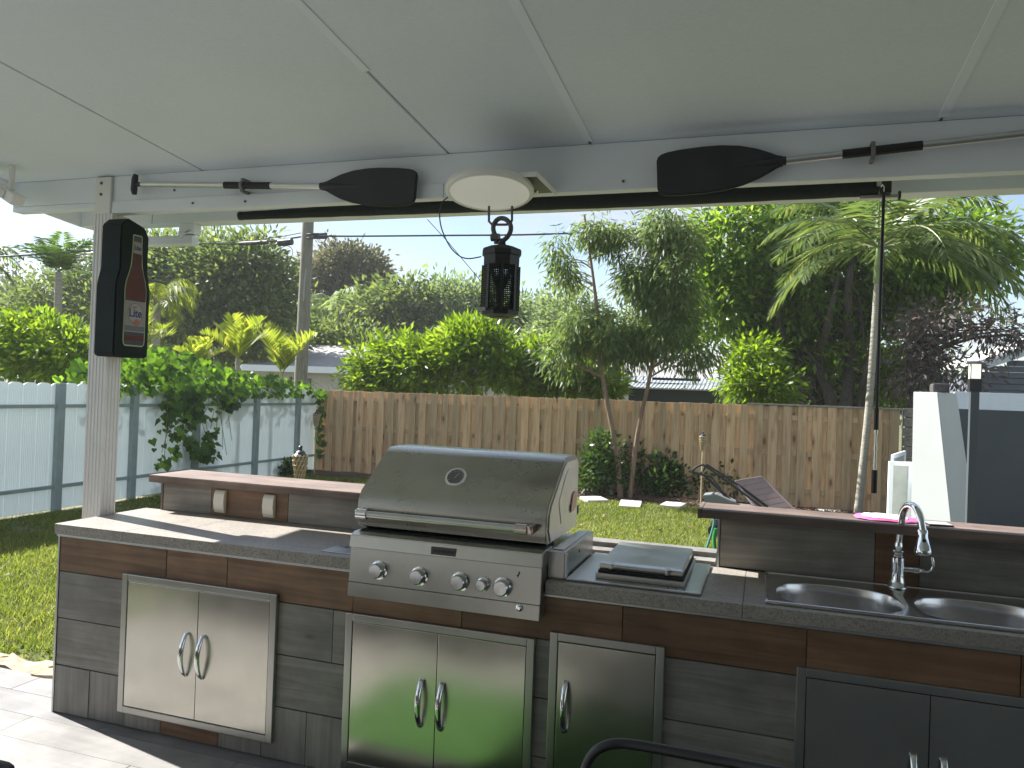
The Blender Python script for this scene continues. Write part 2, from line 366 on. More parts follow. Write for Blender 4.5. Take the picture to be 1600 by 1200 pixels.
# ================================================================== PATIO FLOOR
pf = MB().box((-4.15, -3.2, -.2), (6.0, 3.27, -.010)).build('patio_floor', M['grout']); tag(pf, kind='structure')
tl, tw = 1.2, .2
k = 0
for j in range(18):
    y1 = 3.265 - j * tw; y0 = y1 - tw + .003
    off = (j % 3) * .4
    for i in range(-1, 5):
        x0 = -4.15 + i * tl - off + .4; x1 = x0 + tl - .003
        x0 = max(x0, -4.148); x1 = min(x1, 2.2)
        if x1 - x0 < .05: continue
        MB().box((x0, y0, -.012), (x1, y1, random.uniform(-.0006, .0006)), bev=.0012).build('floor_tile', M['floor_tile'], pf)
MB().box((2.2, -3.2, -.0105), (6, 3.26, 0)).build('floor_field', M['floor_tile'], pf)
MB().box((-4.15, -3.2, -.0105), (2.2, -.34, 0)).build('floor_field', M['floor_tile'], pf)
# limestone edging stones beyond the floor, left of the counter
lime = simple('rough_limestone', (.34, .27, .19), .9, nz=.4, nscale=14, bmp=.8)
edg = empty('stone_edging', (-4.2, 3.36, GZ), 'rough beige limestone blocks edging the patio left of the counter', 'stone edging')
def rock(a, b, amp, rot, seedv):
    bm = bmesh.new(); bmesh.ops.create_cube(bm, size=1); bmesh.ops.subdivide_edges(bm, edges=bm.edges[:], cuts=7, use_grid_fill=True)
    for v_ in bm.verts:
        q = noise.noise_vector(v_.co * 3 + Vector((seedv, 0, 0))) * amp
        v_.co = Vector((v_.co.x * (b[0] - a[0]), v_.co.y * (b[1] - a[1]), v_.co.z * (b[2] - a[2]))) + q * .3
    bmesh.ops.rotate(bm, cent=(0, 0, 0), matrix=Matrix.Rotation(rot, 3, 'Z'), verts=bm.verts)
    bmesh.ops.translate(bm, vec=((a[0] + b[0]) / 2, (a[1] + b[1]) / 2, (a[2] + b[2]) / 2), verts=bm.verts)
    for f_ in bm.faces: f_.smooth = True
    mb = MB(); mb.bm.free(); mb.bm = bm; return mb
for i, (a, b, r_) in enumerate([((-4.95, 3.24, -.16), (-4.22, 3.46, .0), .02), ((-4.2, 3.275, -.16), (-3.84, 3.42, .005), -.05), ((-3.83, 3.27, -.16), (-3.48, 3.40, .012), .16), ((-5.6, 3.2, -.16), (-4.98, 3.46, .0), .03)]):
    rock(a, b, .09, r_, i * 5.1).build('edging_stone', lime, edg)
# green turf mat on the floor before the counter: seen mirrored in the steel doors
mat_o = MB().box((-2.0, 1.75, .002), (-.1, 2.62, .014)).build('turf_mat', simple('green_turf_pile', (.020, .075, .006), .9, nz=.35, nscale=90, bmp=.9))
tag(mat_o, 'green artificial turf mat on the patio floor, mirrored in the steel doors', 'mat')

tag(MB().box((-.06, .7, .002), (2.1, 2.85, .012)).build('added_rug', simple('added_rug_charcoal', (.15, .155, .16), .95, nz=.3, nscale=120, bmp=.5)), 'added charcoal floor covering, unseen, darkening the reflections in the sink doors', 'added_rug')  # unseen, added so the sink doors mirror something dark
tag(MB().box((-1.75, 2.625, .002), (-.08, 2.85, .010)).build('shade_strip', simple('dark_shade_strip', (.02, .022, .02), .9, nz=.3, nscale=90, bmp=.5)), 'dark strip added along the counter below the grill, standing in for mirrored floor shade', 'mat')  # added dark strip: shade for the grill doors' reflection put into its colour
# ================================================================== HOUSE BEHIND
hs = empty('house', (0, -3.1, 0), 'beige stucco house wall behind the patio, seen only in the steel reflections', 'house')
MB().box((-7, -3.4, -.1), (7, -3.1, 3.6)).build('wall', simple('stucco', (.36, .36, .36), .9, nz=.1, nscale=20, bmp=.4), hs)
MB().box((-1.9, -3.1, 0), (.4, -3.07, 2.1)).build('door', simple('house_glass_door', (.05, .06, .06), .15), hs)

# ================================================================== PATIO COVER
pc = empty('patio_cover', (-3.4, 3.25, 0), 'white aluminium patio roof with fluted post, carrying beam and gutter', 'patio roof')
PXA_ = -3.46; PXB = -3.335; BY = 3.22; RX0 = -4.08; RX1 = 6.0
def cz(y): return 2.75 + (3.22 - y) * .088          # underside of the roof
joint_m = simple('grey_joint', (.42, .45, .48), .7)
seams = [-3.98, -2.78, -1.41, -.75, .59, 1.85, 3.1, 4.35, 5.6]
edges = [RX0] + seams[1:] + [RX1]
for i in range(len(edges) - 1):
    x0, x1 = edges[i] + .004, edges[i + 1] - .004
    MB().prism([(x0, -3.1, cz(-3.1)), (x0, 3.74, cz(3.74)), (x0, 3.74, cz(3.74) + .09), (x0, -3.1, cz(-3.1) + .09)], (x1 - x0, 0, 0), bev=.003).build('roof_panel', M['ceiling'], pc)
    if i:
        MB().prism([(edges[i] - .004, -3.1, cz(-3.1) + .012), (edges[i] - .004, 3.72, cz(3.72) + .012), (edges[i] - .004, 3.72, cz(3.72) + .08), (edges[i] - .004, -3.1, cz(-3.1) + .08)], (.008, 0, 0)).build('panel_joint', joint_m, pc)
# tape strips over two joints
strip = simple('white_joint_tape', (.78, .86, .95), .4)
for x, ya, yb in ((-1.41, -3.0, 2.45), (-.75, -3.0, 3.18), (.59, -3.0, 3.18)):
    MB().prism([(x - .017, ya, cz(ya) - .004), (x + .017, ya, cz(ya) - .004), (x + .017, ya, cz(ya) + .002), (x - .017, ya, cz(ya) + .002)], (0, yb - ya, cz(yb) - cz(ya))).build('joint_strip', strip, pc)
# carrying beam: a deep board with a second, lower channel in front
XJ = PY(693, 320, BY).x
MB().box((RX0, BY, 2.6135), (XJ, BY + .055, 2.7485), bev=.003).build('beam', M['white_alu'], pc)
MB().box((XJ + .001, BY - .006, 2.547), (RX1, BY + .055, 2.7485), bev=.003).build('beam', M['white_alu'], pc)
MB().box((PXB - .015, BY - .010, 2.547), (XJ, BY + .050, 2.6125), bev=.004).build('lower_channel', M['white_alu'], pc)
MB().box((RX0, BY + .002, 2.585), (PXA_, BY + .07, 2.6125), bev=.003).build('beam_lip', M['white_alu'], pc)
for x, z in ((-2.95, 2.655), (-2.82, 2.58), (-2.50, 2.575), (-1.2, 2.58), (-.6, 2.58), (.2, 2.655)):
    MB().lathe([(.006, 0), (.006, .003), (.001, .004)], (x, BY - (.013 if z < 2.6 else .001), z), (0, -1, 0), 10).build('screw', M['screw'], pc)
# eave header and gutter
HY = 3.68
MB().box((RX0, HY, 2.60), (RX1, HY + .012, 2.70), bev=.002).build('eave_fascia', M['white_alu'], pc)
MB().box((RX0, HY + .012, 2.60), (RX1, HY + .10, 2.612)).build('gutter_floor', M['white_alu'], pc)
MB().box((RX0 - .02, HY + .10, 2.60), (RX1, HY + .112, 2.74)).build('gutter_front', M['white_alu'], pc)
MB().prism([(RX0 - .012, HY + .112, 2.60), (RX0 - .012, HY + .10, 2.745), (RX0 - .012, 1.0, cz(1.0) + .1), (RX0 - .012, -3.1, cz(-3.1) + .1), (RX0 - .012, -3.1, cz(-3.1) - .06), (RX0 - .012, HY, 2.60)], (.010, 0, 0)).build('side_fascia', M['white_alu'], pc)
MB().box((RX0 + .55, HY - .003, 2.598), (RX0 + .553, HY - .0005, 2.70)).build('fascia_seam', joint_m, pc)
# downspout under the gutter with its elbow
ds = MB(); ds.box((PY(287, 352, HY + .05).x, HY + .01, 2.535), (PY(310, 352, HY + .05).x, HY + .075, 2.60), bev=.006)
xd0 = PY(287, 352, HY + .05).x; xd1 = PY(310, 352, HY + .05).x
ds.build('downspout_drop', M['white_alu'], pc)
el = MB()
for k in range(5):
    a = k * .2
    el.box((xd0 - .004 + a * .004, HY + .006, 2.50 + k * .011), (xd1 + .004 - k * .003, HY + .079, 2.508 + k * .011), bev=.002, rot=Matrix.Rotation(-.16 * (4 - k), 3, 'Y'), piv=(xd0, HY + .04, 2.53))
el.build('downspout_elbow', M['white_alu'], pc)
lt = MB()
lt.box((-3.75, HY + .012, 2.472), (xd1 - .01, HY + .073, 2.528), bev=.006)
for k in range(4): lt.box((-3.75, HY + .008, 2.479 + k * .0125), (xd1 - .03, HY + .013, 2.483 + k * .0125))
lt.build('downspout_run', M['white_alu'], pc)
# fluted post
PXA, PXB, PYA, PYB = -3.46, -3.335, 3.2, 3.3
def fluted(x0, x1, y0, y1, nf, nd=5, d=.004):
    pts = []
    def side(a, b, nrm, n_):
        L_ = (Vector(b) - Vector(a)); m_ = n_ * 2 + 1
        for k in range(m_):
            t0 = (k + .12) / m_; t1 = (k + .88) / m_; o_ = Vector(nrm) * (0 if k % 2 == 0 else -d)
            pts.append(Vector(a) + L_ * t0 + o_); pts.append(Vector(a) + L_ * t1 + o_)
    side((x0, y0, 0), (x1, y0, 0), (0, -1, 0), nf); side((x1, y0, 0), (x1, y1, 0), (1, 0, 0), nf - 1)
    side((x1, y1, 0), (x0, y1, 0), (0, 1, 0), nf); side((x0, y1, 0), (x0, y0, 0), (-1, 0, 0), nf - 1)
    return pts
pts = fluted(PXA, PXB, PYA, PYB, 5)
MB().prism([p + Vector((0, 0, GZ)) for p in pts], (0, 0, 2.545 - GZ)).build('post', M['post_white'], pc)
MB().box((PXA + .002, PYA, 2.5455), (PXB - .02, PYA + .015, 2.742), bev=.002).build('post_plate', M['post_white'], pc)
for z in (2.71, 2.65): MB().lathe([(.008, 0), (.008, .004), (.004, .007)], ((PXA + PXB) / 2 - .02, PYA, z), (0, -1, 0), 12).build('bolt', M['screw'], pc)

# flood light at the far left under the roof
fl = empty('flood_light', (-3.9, 2.9, 2.7), 'small white box flood light under the left end of the patio roof', 'flood light')
c0 = PY(22, 303, 3.0)
MB().box((c0.x - .13, 2.96, c0.z - .028), (c0.x + .05, 3.03, c0.z + .03), bev=.004, rot=Matrix.Rotation(R(28), 3, 'Y')).build('housing', M['white'], fl)
MB().box((c0.x - .11, 2.953, c0.z - .020), (c0.x - .012, 2.959, c0.z + .022), rot=Matrix.Rotation(R(28), 3, 'Y'), piv=(c0.x - .04, 2.95, c0.z)).build('lens', simple('frosted_lens', (.6, .6, .58), .3), fl)
MB().tube([(c0.x - .02, 3.0, c0.z + .02), (c0.x - .02, 3.0, cz(3.0))], .015, 10).build('bracket', M['white'], fl)

# ================================================================== COUNTER
FY = 2.943; CT = .935
kc = empty('outdoor_counter', (-1.2, 3.2, 0), 'outdoor kitchen counter clad in grey and brown wood-look tiles with granite top', 'counter')
core = MB().box((-3.31, FY + .008, .0), (1.9, FY + .05, .874))
core.box((-3.31, FY + .05, 0), (-3.26, 3.55, .874)); core.box((1.85, FY + .05, 0), (1.9, 3.5, .874))
core.box((-3.31, 3.5201, 0), (1.9, 3.6, .874)); core.box((-3.26, FY + .05, .86), (-1.68, 3.52, .874)); core.box((-.70, FY + .05, .86), (-.06, 3.52, .874))
core.build('core_wall', M['grout'], kc)
MB().box((-3.322, FY - .004, 0), (-3.3105, FY + .02, .872), bev=.002).build('corner_trim', M['alu'], kc)
MB().box((-3.325, FY - .010, .8735), (1.9, FY + .004, .8835), bev=.002).build('edge_trim', M['alu'], kc)
G = .0016
def tile(x0, x1, z0, z1, mat, nm='tile'):
    o = random.uniform(-.0018, .0012)
    MB().box((x0 + G, FY + o, z0 + G), (x1 - G, FY + .0085, z1 - G), bev=.0012).build(nm, mat, kc)
for a, b in zip([-3.309, -2.655, -2.311, -1.657, -1.152, -.492, .167, .826], [-2.655, -2.311, -1.657, -1.152, -.492, .167, .826, 1.9]): tile(a, b, .702, .872, M['brown_tile'])
for a, b in ((-3.309, -2.45), (-2.45, -1.75), (-1.75, -1.2), (-1.2, -.33), (-.33, .45), (.45, 1.9)): tile(a, b, .47, .7, M['grey_tile'])
for a, b in ((-3.309, -2.6), (-2.6, -1.45), (-1.45, -.56), (-.56, .3), (.3, 1.9)): tile(a, b, .238, .468, M['grey_tile'])
for a, b, mm in ((-3.309, -3.09, 'grey_tile_v'), (-3.09, -2.87, 'grey_tile_v'), (-2.87, -2.653, 'grey_tile_v'), (-2.653, -2.326, 'brown_tile'), (-2.326, -2.094, 'grey_tile_v'), (-2.094, -1.865, 'grey_tile_v'), (-1.865, -1.64, 'grey_tile_v'), (-1.64, -.9, 'grey_tile'), (-.9, -.1, 'grey_tile'), (-.1, .6, 'grey_tile'), (.6, 1.9, 'grey_tile')):
    tile(a, b, 0.003, .236, M[mm])
# left end of the counter
for z0, z1 in ((.003, .236), (.238, .468), (.47, .7), (.702, .872)):
    MB().box((-3.3185, FY + .021, z0 + G), (-3.3105, 3.6, z1 - G), bev=.001).build('end_tile', M['grey_tile' if z1 < .8 else 'brown_tile'], kc)
# granite tops
def slab(x0, x1, y0, y1, z0=.885, z1=CT, nm='top_slab'):
    MB().box((x0 + .0008, y0 + .0008, z0), (x1 - .0008, y1 - .0008, z1), bev=.002).build(nm, M['granite'], kc)
slab(-3.335, -2.905, 2.926, 3.03, nm='front_edge_slab'); slab(-2.905, -1.655, 2.926, 3.03, nm='front_edge_slab')
slab(-3.335, -2.70, 3.03, 3.52); slab(-2.70, -1.655, 3.03, 3.52)
slab(-.80, -.055, 2.926, 3.03, nm='front_edge_slab'); slab(-.735, -.055, 3.03, 3.52)
slab(-.055, 1.9, 2.926, 2.975, nm='front_edge_slab'); slab(-.055, .025, 2.975, 3.5225); slab(.025, 1.9, 3.475, 3.5225); slab(1.28, 1.9, 2.975, 3.475)
# left raised ledge
LW = 3.51
MB().box((-3.215, LW + .008, CT - .1), (-1.55, LW + .14, 1.088)).build('ledge_wall', M['grout'], kc)
MB().box((-3.222, LW - .003, CT), (-3.208, LW + .14, 1.089), bev=.001).build('corner_trim', simple('bronze_trim', (.16, .13, .11), .5, .6), kc)
def ltile(x0, x1, z0, z1, y, mat): MB().box((x0 + G, y + random.uniform(-.0006, .0006), z0), (x1 - G, y + .009, z1), bev=.001).build('ledge_tile', mat, kc)
ltile(-3.207, -2.879, CT + .002, 1.088, LW, M['grey_tile']); ltile(-2.879, -2.386, CT + .002, 1.088, LW, M['brown_tile']); ltile(-2.386, -1.56, CT + .002, 1.088, LW, M['grey_tile'])
MB().prism([(-3.275, 3.465, 1.092), (-3.275, 3.80, 1.092), (-3.275, 3.80, 1.132), (-3.275, 3.465, 1.132)], (1.78, 0, 0), bev=.004).build('ledge_top', M['ledge'], kc)
for k, x in enumerate((-2.812, -2.497)):
    ov = MB(); pr = [(LW - .001, 0), (LW - .012, .002), (LW - .022, .02), (LW - .028, .062), (LW - .022, .104), (LW - .012, .122), (LW - .001, .124)]
    ov.prism([(x - .034, y_, CT + .018 + z_) for y_, z_ in pr], (.068, 0, 0), bev=.0015)
    ov.build('outlet_cover', simple('cream_outlet_cover', (.72, .69, .6), .4, nz=.04, dirt=((.2, .12, .07), 60, .72)) if k == 0 else bpy.data.materials['cream_outlet_cover'], kc)
# low sill behind grill and burner
sill = simple('grey_weathered_sill', (.19, .18, .165), .55, nz=.25, nscale=20)
MB().box((-1.548, 3.54, CT - .05), (-.19, 3.62, CT + .018), bev=.002).build('back_sill', sill, kc)
MB().box((-1.548, 3.6205, CT - .05), (-.19, 3.64, CT + .008)).build('sill_groove', M['dark'], kc)
MB().box((-1.548, 3.6405, CT - .05), (-.19, 3.74, CT + .038), bev=.003).build('sill_rail', sill, kc)
# right raised ledge
RW = 3.525
MB().box((-.172, RW + .008, CT - .1), (1.9, RW + .1, 1.158)).build('ledge_wall', M['grout'], kc)
MB().box((-.182, RW - .004, CT), (-.1725, RW + .1, 1.159), bev=.001).build('corner_trim', M['alu'], kc)
ltile(-.171, .453, CT + .004, 1.158, RW, M['grey_tile']); ltile(.453, .62, CT + .004, 1.158, RW, M['brown_tile']); ltile(.62, 1.9, CT + .004, 1.158, RW, M['grey_tile'])
MB().box((-.245, 3.40, 1.163), (1.9, 3.64, 1.2), bev=.004).build('ledge_top', M['ledge'], kc)
MB().box((-.262, 3.395, 1.161), (-.2455, 3.645, 1.2015), bev=.003).build('ledge_end_cap', M['ledge'], kc)
# small steel vent plate in the counter top
MB().box((-1.85, 2.985, CT + .0005), (-1.66, 3.13, CT + .004), bev=.001).build('steel_plate', M['steel'], kc)
for k in range(3): MB().lathe([(.004, 0), (.004, .0015)], (-1.79 + k * .03, 3.10, CT + .004), (0, 0, 1), 8).build('plate_hole', M['dark'], kc)

# access doors: frame > door panel, handle
def bow_handle(x, z0, z1, y, mm, bow=.035, wd=.011, p=None):
    pts = []; n_ = 14
    for i in range(n_ + 1):
        t = i / n_; z = z1 + (z0 - z1) * t; b_ = math.sin(math.pi * t) ** .75
        pts.append((y - .004 - bow * b_, z, .006 + .0045 * math.sin(math.pi * t)))
    bm = bmesh.new(); rings = []
    for (yy, z, th) in pts:
        rings.append([bm.verts.new((x + sx * wd * (.75 + .25 * th / .0105), yy + sy * th, z)) for sx, sy in ((-1, -.5), (-.5, -1), (.5, -1), (1, -.5), (1, .5), (.5, 1), (-.5, 1), (-1, .5))])
    for i in range(len(rings) - 1):
        for k in range(8):
            f_ = bm.faces.new((rings[i][k], rings[i][(k + 1) % 8], rings[i + 1][(k + 1) % 8], rings[i + 1][k])); f_.smooth = True
    bm.faces.new(rings[0]); bm.faces.new(rings[-1][::-1])
    mb = MB(); mb.bm.free(); mb.bm = bm
    return mb.build('handle', mm, p, sharp=False)
def access(x0, x1, z0, z1, splits, handles, hz, lab):
    y = FY - .022; fw = .032
    fr = MB(); fr.box((x0, y, z0), (x0 + fw, FY - .001, z1), bev=.003); fr.box((x1 - fw, y, z0), (x1, FY - .001, z1), bev=.003)
    fr.box((x0 + fw, y, z1 - fw), (x1 - fw, FY - .001, z1), bev=.003); fr.box((x0 + fw, y, z0), (x1 - fw, FY - .001, z0 + fw), bev=.003)
    o = fr.build('access_door', M['steel_frame'], kc); o['label'] = lab
    MB().box((x0 + fw, FY - .004, z0 + fw), (x1 - fw, FY - .001, z1 - fw)).build('door_recess', M['dark'], o)
    xs = [x0 + fw + .003] + splits + [x1 - fw - .003]
    for i in range(len(xs) - 1):
        a = xs[i] + (.0015 if i else 0); b_ = xs[i + 1] - (.0015 if i < len(xs) - 2 else 0)
        MB().box((a, y + .003, z0 + fw + .003), (b_, FY - .005, z1 - fw - .003), bev=.0015).build('door_panel', M['steel_door'], o)
    for hx in handles: bow_handle(hx, hz[0], hz[1], y + .003, M['chrome'], p=o)
access(-2.892, -2.027, .078, .737, [-2.446], [-2.503, -2.411], (.305, .508), 'left double steel door with clean bright panels')
access(-1.677, -.833, .042, .703, [-1.247], [-1.311, -1.219], (.277, .476), 'double steel door below the grill')
access(-.771, -.327, .042, .741, [], [-.701], (.36, .56), 'single steel door right of the grill doors')
access(.136, 1.02, .042, .738, [.561], [.513, .605], (.30, .50), 'double steel door below the sink')

# ================================================================== SINK
sk = empty('kitchen_sink', (.6, 3.22, CT), 'stainless steel double bowl sink set in the granite counter', 'sink')
def sink():
    bm = bmesh.new(); X0, X1, Y0, Y1 = .022, 1.29, 2.972, 3.478; zt = CT + .010
    def ell(cx, cy, rx, ry, e, z, n=64):
        o_ = []
        for k in range(n):
            a = 2 * math.pi * k / n; c_, s_ = math.cos(a), math.sin(a)
            o_.append((cx + rx * math.copysign(abs(c_) ** (2 / e), c_), cy + ry * math.copysign(abs(s_) ** (2 / e), s_), z))
        return o_
    def rectp(x0, x1, y0, y1, cx, cy, z, n=64):
        o_ = []
        for k in range(n):
            a = 2 * math.pi * k / n; c_, s_ = math.cos(a), math.sin(a)
            tx = ((x1 - cx) / c_ if c_ > 0 else (x0 - cx) / c_) if abs(c_) > 1e-6 else 1e9
            ty = ((y1 - cy) / s_ if s_ > 0 else (y0 - cy) / s_) if abs(s_) > 1e-6 else 1e9
            t = min(tx, ty); o_.append((cx + c_ * t, cy + s_ * t, z))
        return o_
    def ringf(A, B):
        n = len(A)
        for k in range(n):
            f_ = bm.faces.new((A[k], A[(k + 1) % n], B[(k + 1) % n], B[k])); f_.smooth = True
    yb1 = 3.40
    for cx, rx, x0, x1 in ((.285, .222, X0 + .012, .5245), (.775, .225, .5245, 1.03)):
        cy, ry = 3.172, .185
        r0 = [bm.verts.new(p) for p in rectp(x0, x1, Y0 + .012, yb1, cx, cy, zt)]
        r1 = [bm.verts.new(p) for p in ell(cx, cy, rx + .008, ry + .008, 2.6, zt - .001)]
        ringf(r0, r1); prev = r1
        for f_ in bm.faces[-64:] if False else list(bm.faces)[-64:]: f_.smooth = False
        for (s_, z) in ((1.0, -.003), (.99, -.007), (.98, -.05), (.96, -.12), (.92, -.16), (.8, -.178), (.5, -.185), (.17, -.187), (.16, -.195)):
            rr = [bm.verts.new(p) for p in ell(cx, cy, rx * s_, ry * s_, 2.6 if s_ > .6 else 2.0, zt + z)]
            ringf(prev, rr); prev = rr
        bm.faces.new(prev)
    def quad(x0, x1, y0, y1, z): bm.faces.new([bm.verts.new(p) for p in ((x0, y0, z), (x1, y0, z), (x1, y1, z), (x0, y1, z))])
    quad(X0 + .012, 1.03, yb1, Y1 - .012, zt); quad(1.03, X1 - .012, Y0 + .012, Y1 - .012, zt)
    # rolled rim
    mb = MB(); mb.bm.free(); mb.bm = bm
    for (a, b) in (((X0, Y0, CT + .0005), (X1, Y0 + .0118, CT + .014)), ((X0, Y1 - .0118, CT + .0005), (X1, Y1, CT + .014)), ((X0, Y0 + .0118, CT + .0005), (X0 + .0118, Y1 - .0118, CT + .014)), ((X1 - .0118, Y0 + .0118, CT + .0005), (X1, Y1 - .0118, CT + .014))):
        mb.box(a, b, bev=.0045)
    return mb
so_ = sink().build('basin', M['steel_sink'], sk)
for cx in (.285, .775): MB().lathe([(.035, 0), (.035, .003), (.02, .004), (.02, -.004)], (cx, 3.172, CT - .183), (0, 0, 1), 24).build('drain', M['chrome'], sk)

fa = empty('faucet', (.527, 3.44, CT), 'chrome gooseneck pull-down faucet standing behind the double sink', 'faucet')
fx, fy = .527, 3.438; z0 = CT + .012
MB().lathe([(.038, 0), (.038, .004), (.033, .010), (.027, .03), (.0245, .06), (.025, .085), (.0255, .115), (.0255, .12), (.021, .124), (.021, .135), (.024, .139), (.024, .15), (.019, .155), (.017, .17), (.0155, .18)], (fx, fy, z0), (0, 0, 1), 32).build('body', M['chrome'], fa)
pts = [(fx, fy, z0 + .17)]
top = z0 + .265
for i in range(15):
    a = math.pi * i / 14 * .93
    pts.append((fx + (.008 + .024 * (1 - math.cos(a))), fy - .068 * (1 - math.cos(a)), top + .075 * math.sin(a)))
pts.append((fx + .060, fy - .141, top - .010))
MB().tube(pts, .0142, 16).build('neck', M['chrome'], fa)
e = Vector(pts[-1]); dn = Vector((.05, -.09, -1)).normalized()
MB().lathe([(.016, -.004), (.018, .0), (.019, .02), (.021, .035), (.026, .058), (.031, .074), (.032, .084), (.027, .092), (.022, .093)], e, dn, 28).build('spray_head', M['chrome'], fa)
MB().lathe([(.007, 0), (.006, .003)], e + dn * .035 + Vector((0, -.0205, 0)), (0, -1, 0), 14).build('spray_button', M['black'], fa)
lv = MB(); zc = z0 + .075
lv.lathe([(.0135, .018), (.0135, .055), (.0155, .057), (.0155, .075), (.012, .08), (.009, .092)], (fx, fy, zc), (1, -.1, .02), 20)
lv.tube([(fx + .088, fy - .009, zc), (fx + .106, fy - .012, zc - .001), (fx + .118, fy - .014, zc + .008), (fx + .124, fy - .015, zc + .026), (fx + .121, fy - .015, zc + .045), (fx + .119, fy - .015, zc + .060)], [.006, .006, .0055, .006, .0075, .005], 12)
lv.build('lever', M['chrome'], fa)

# ================================================================== GRILL
gl = empty('gas_grill', (-1.23, 3.2, CT), 'built-in stainless steel gas grill with closed hood and five knobs', 'grill')
GX0, GX1 = -1.648, -.806
# control panel: slightly raked slab with three bands
def gy(z): return 2.875 + (z - .79) * .06
MB().prism([(GX0, gy(.79), .79), (GX0, gy(.848), .848), (GX0, 3.0, .848), (GX0, 3.0, .79)], (GX1 - GX0, 0, 0), bev=.002).build('lower_band', M['steel'], gl)
MB().prism([(GX0, gy(.85) + .003, .85), (GX0, gy(.992) + .003, .992), (GX0, 3.02, .992), (GX0, 3.02, .85)], (GX1 - GX0, 0, 0), bev=.002).build('control_panel', M['steel'], gl)
MB().prism([(GX0 - .004, gy(.995) - .006, .995), (GX0 - .004, gy(1.04), 1.046), (GX0 - .004, 2.92, 1.055), (GX0 - .004, 3.03, 1.055), (GX0 - .004, 3.03, .995)], (GX1 - GX0 + .008, 0, 0), bev=.003).build('top_band', M['steel'], gl)
MB().box((GX0 + .02, 3.0, .80), (GX1 - .005, 3.48, 1.03)).build('firebox', M['steel'], gl)
MB().box((GX0 + .01, 2.95, 1.045), (GX1 - .01, 3.1, 1.06)).build('hood_shadow_gap', M['dark'], gl)
# hood: solid of the side profile
HX0, HX1 = -1.662, -.812
prof = [(2.985, 1.064), (2.966, 1.075), (2.955, 1.13), (2.962, 1.185), (2.985, 1.225), (3.195, 1.372), (3.215, 1.388), (3.245, 1.398), (3.43, 1.398), (3.475, 1.385), (3.482, 1.064)]
hd = MB(); hd.prism([(HX0, y_, z_) for y_, z_ in prof], (HX1 - HX0, 0, 0), bev=.004)
for f_ in hd.bm.faces: f_.smooth = True
hood = hd.build('hood', M['steel_hood'], gl)
side_m = steel('hood_end_cap_cast', (.80, .74, .71), .38, horiz=False)
MB().prism([(HX1 + .0005, y_, z_) for y_, z_ in [(3.02, 1.07), (2.985, 1.12), (2.99, 1.18), (3.02, 1.22), (3.20, 1.355), (3.25, 1.378), (3.43, 1.378), (3.462, 1.36), (3.462, 1.07)]], (.004, 0, 0), bev=.0015).build('end_cap', side_m, gl)
MB().prism([(HX1 + .005, y_, z_) for y_, z_ in [(3.17, 1.12), (3.3, 1.24), (3.33, 1.255), (3.44, 1.25), (3.44, 1.34), (3.26, 1.345), (3.22, 1.32), (3.12, 1.22)]], (.0022, 0, 0), bev=.001).build('end_cap_emboss', side_m, gl)
pinkm = simple('rosy_heat_tint', (.62, .40, .36), .35, .8)
MB().prism([(HX1 + .0075, y_, z_) for y_, z_ in [(3.32, 1.165), (3.35, 1.225), (3.375, 1.235), (3.42, 1.235), (3.425, 1.20), (3.41, 1.165), (3.37, 1.15), (3.34, 1.15)]], (.004, 0, 0), bev=.0015).build('hinge_plate', pinkm, gl)
MB().box((HX1 + .008, 3.315, 1.15), (HX1 + .010, 3.325, 1.185)).build('hinge_slot', M['dark'], gl)
MB().box((HX1 - .02, 3.4825, 1.12), (HX1 + .004, 3.50, 1.16), bev=.002).build('hinge', M['black'], gl)
# right and left flank boxes
for x0, x1, nm in ((-.803, -.735, 'side_shelf'), (-1.682, -1.654, 'side_shelf')):
    MB().box((x0, 2.972, CT + .001), (x1, 3.50, 1.045), bev=.003).build(nm, M['steel_frame'], gl)
MB().box((-.797, 3.01, 1.0455), (-.75, 3.47, 1.049), bev=.001).build('shelf_insert', M['steel'], gl)
MB().box((-.7355, 2.975, CT + .004), (-.728, 3.0, 1.04), bev=.001).build('shelf_corner', M['alu'], gl)
MB().lathe([(.006, 0), (.006, .002)], (-.735, 3.22, 1.005), (1, 0, 0), 10).build('shelf_hole', M['dark'], gl)
# handle
hx0, hx1 = -1.628, -.872; hy, hz = 2.898, 1.135
MB().tube([(hx0 + .03, hy, hz), (hx1 - .03, hy, hz)], .0155, 20).build('hood_handle', M['chrome' if False else 'steel'], gl)
for sx, xx in ((1, hx0), (-1, hx1)):
    b_ = MB(); b_.tube([(xx, hy, hz), (xx + sx * .048, hy, hz)], .0215, 18); b_.box((xx - .006, hy - .012, hz - .017), (xx + .022, 2.956, hz + .017), bev=.004)
    b_.build('handle_bracket', simple('reddish_tinted_chrome', (.6, .5, .47), .2, 1) if sx < 0 else M['chrome'], gl)
# gauge on the slanted face
gn = Vector((0, -.573, .819)).normalized()      # slope normal of the hood
sl = Vector((0, .21, .147)).normalized(); gn = Vector((0, -sl.z, sl.y))
gn = Vector((0, -math.cos(R(42)), math.sin(R(42)))); sl = Vector((0, gn.z, -gn.y)); gp = Vector((-1.257, 3.088, 1.288))
MB().lathe([(.046, -.012), (.051, .0), (.051, .012), (.048, .018), (.038, .019), (.036, .012)], gp, gn, 40).build('gauge_bezel', M['chrome'], gl)
gf = MB().lathe([(.037, .0), (.037, .004)], gp + gn * .011, gn, 32).build('gauge_face', simple('gauge_grey_face', (.16, .16, .155), .25, .3), gl)
tk = MB()
for k in range(-5, 6):
    a = k * .42; d_ = sl * math.cos(a) + Vector((1, 0, 0)) * math.sin(a)
    q_ = Vector((0, 0, 0)); p0 = gp + gn * .0158 + d_ * .029; p1 = gp + gn * .0158 + d_ * .037
    tk.tube([p0, p1], .0008, 4)
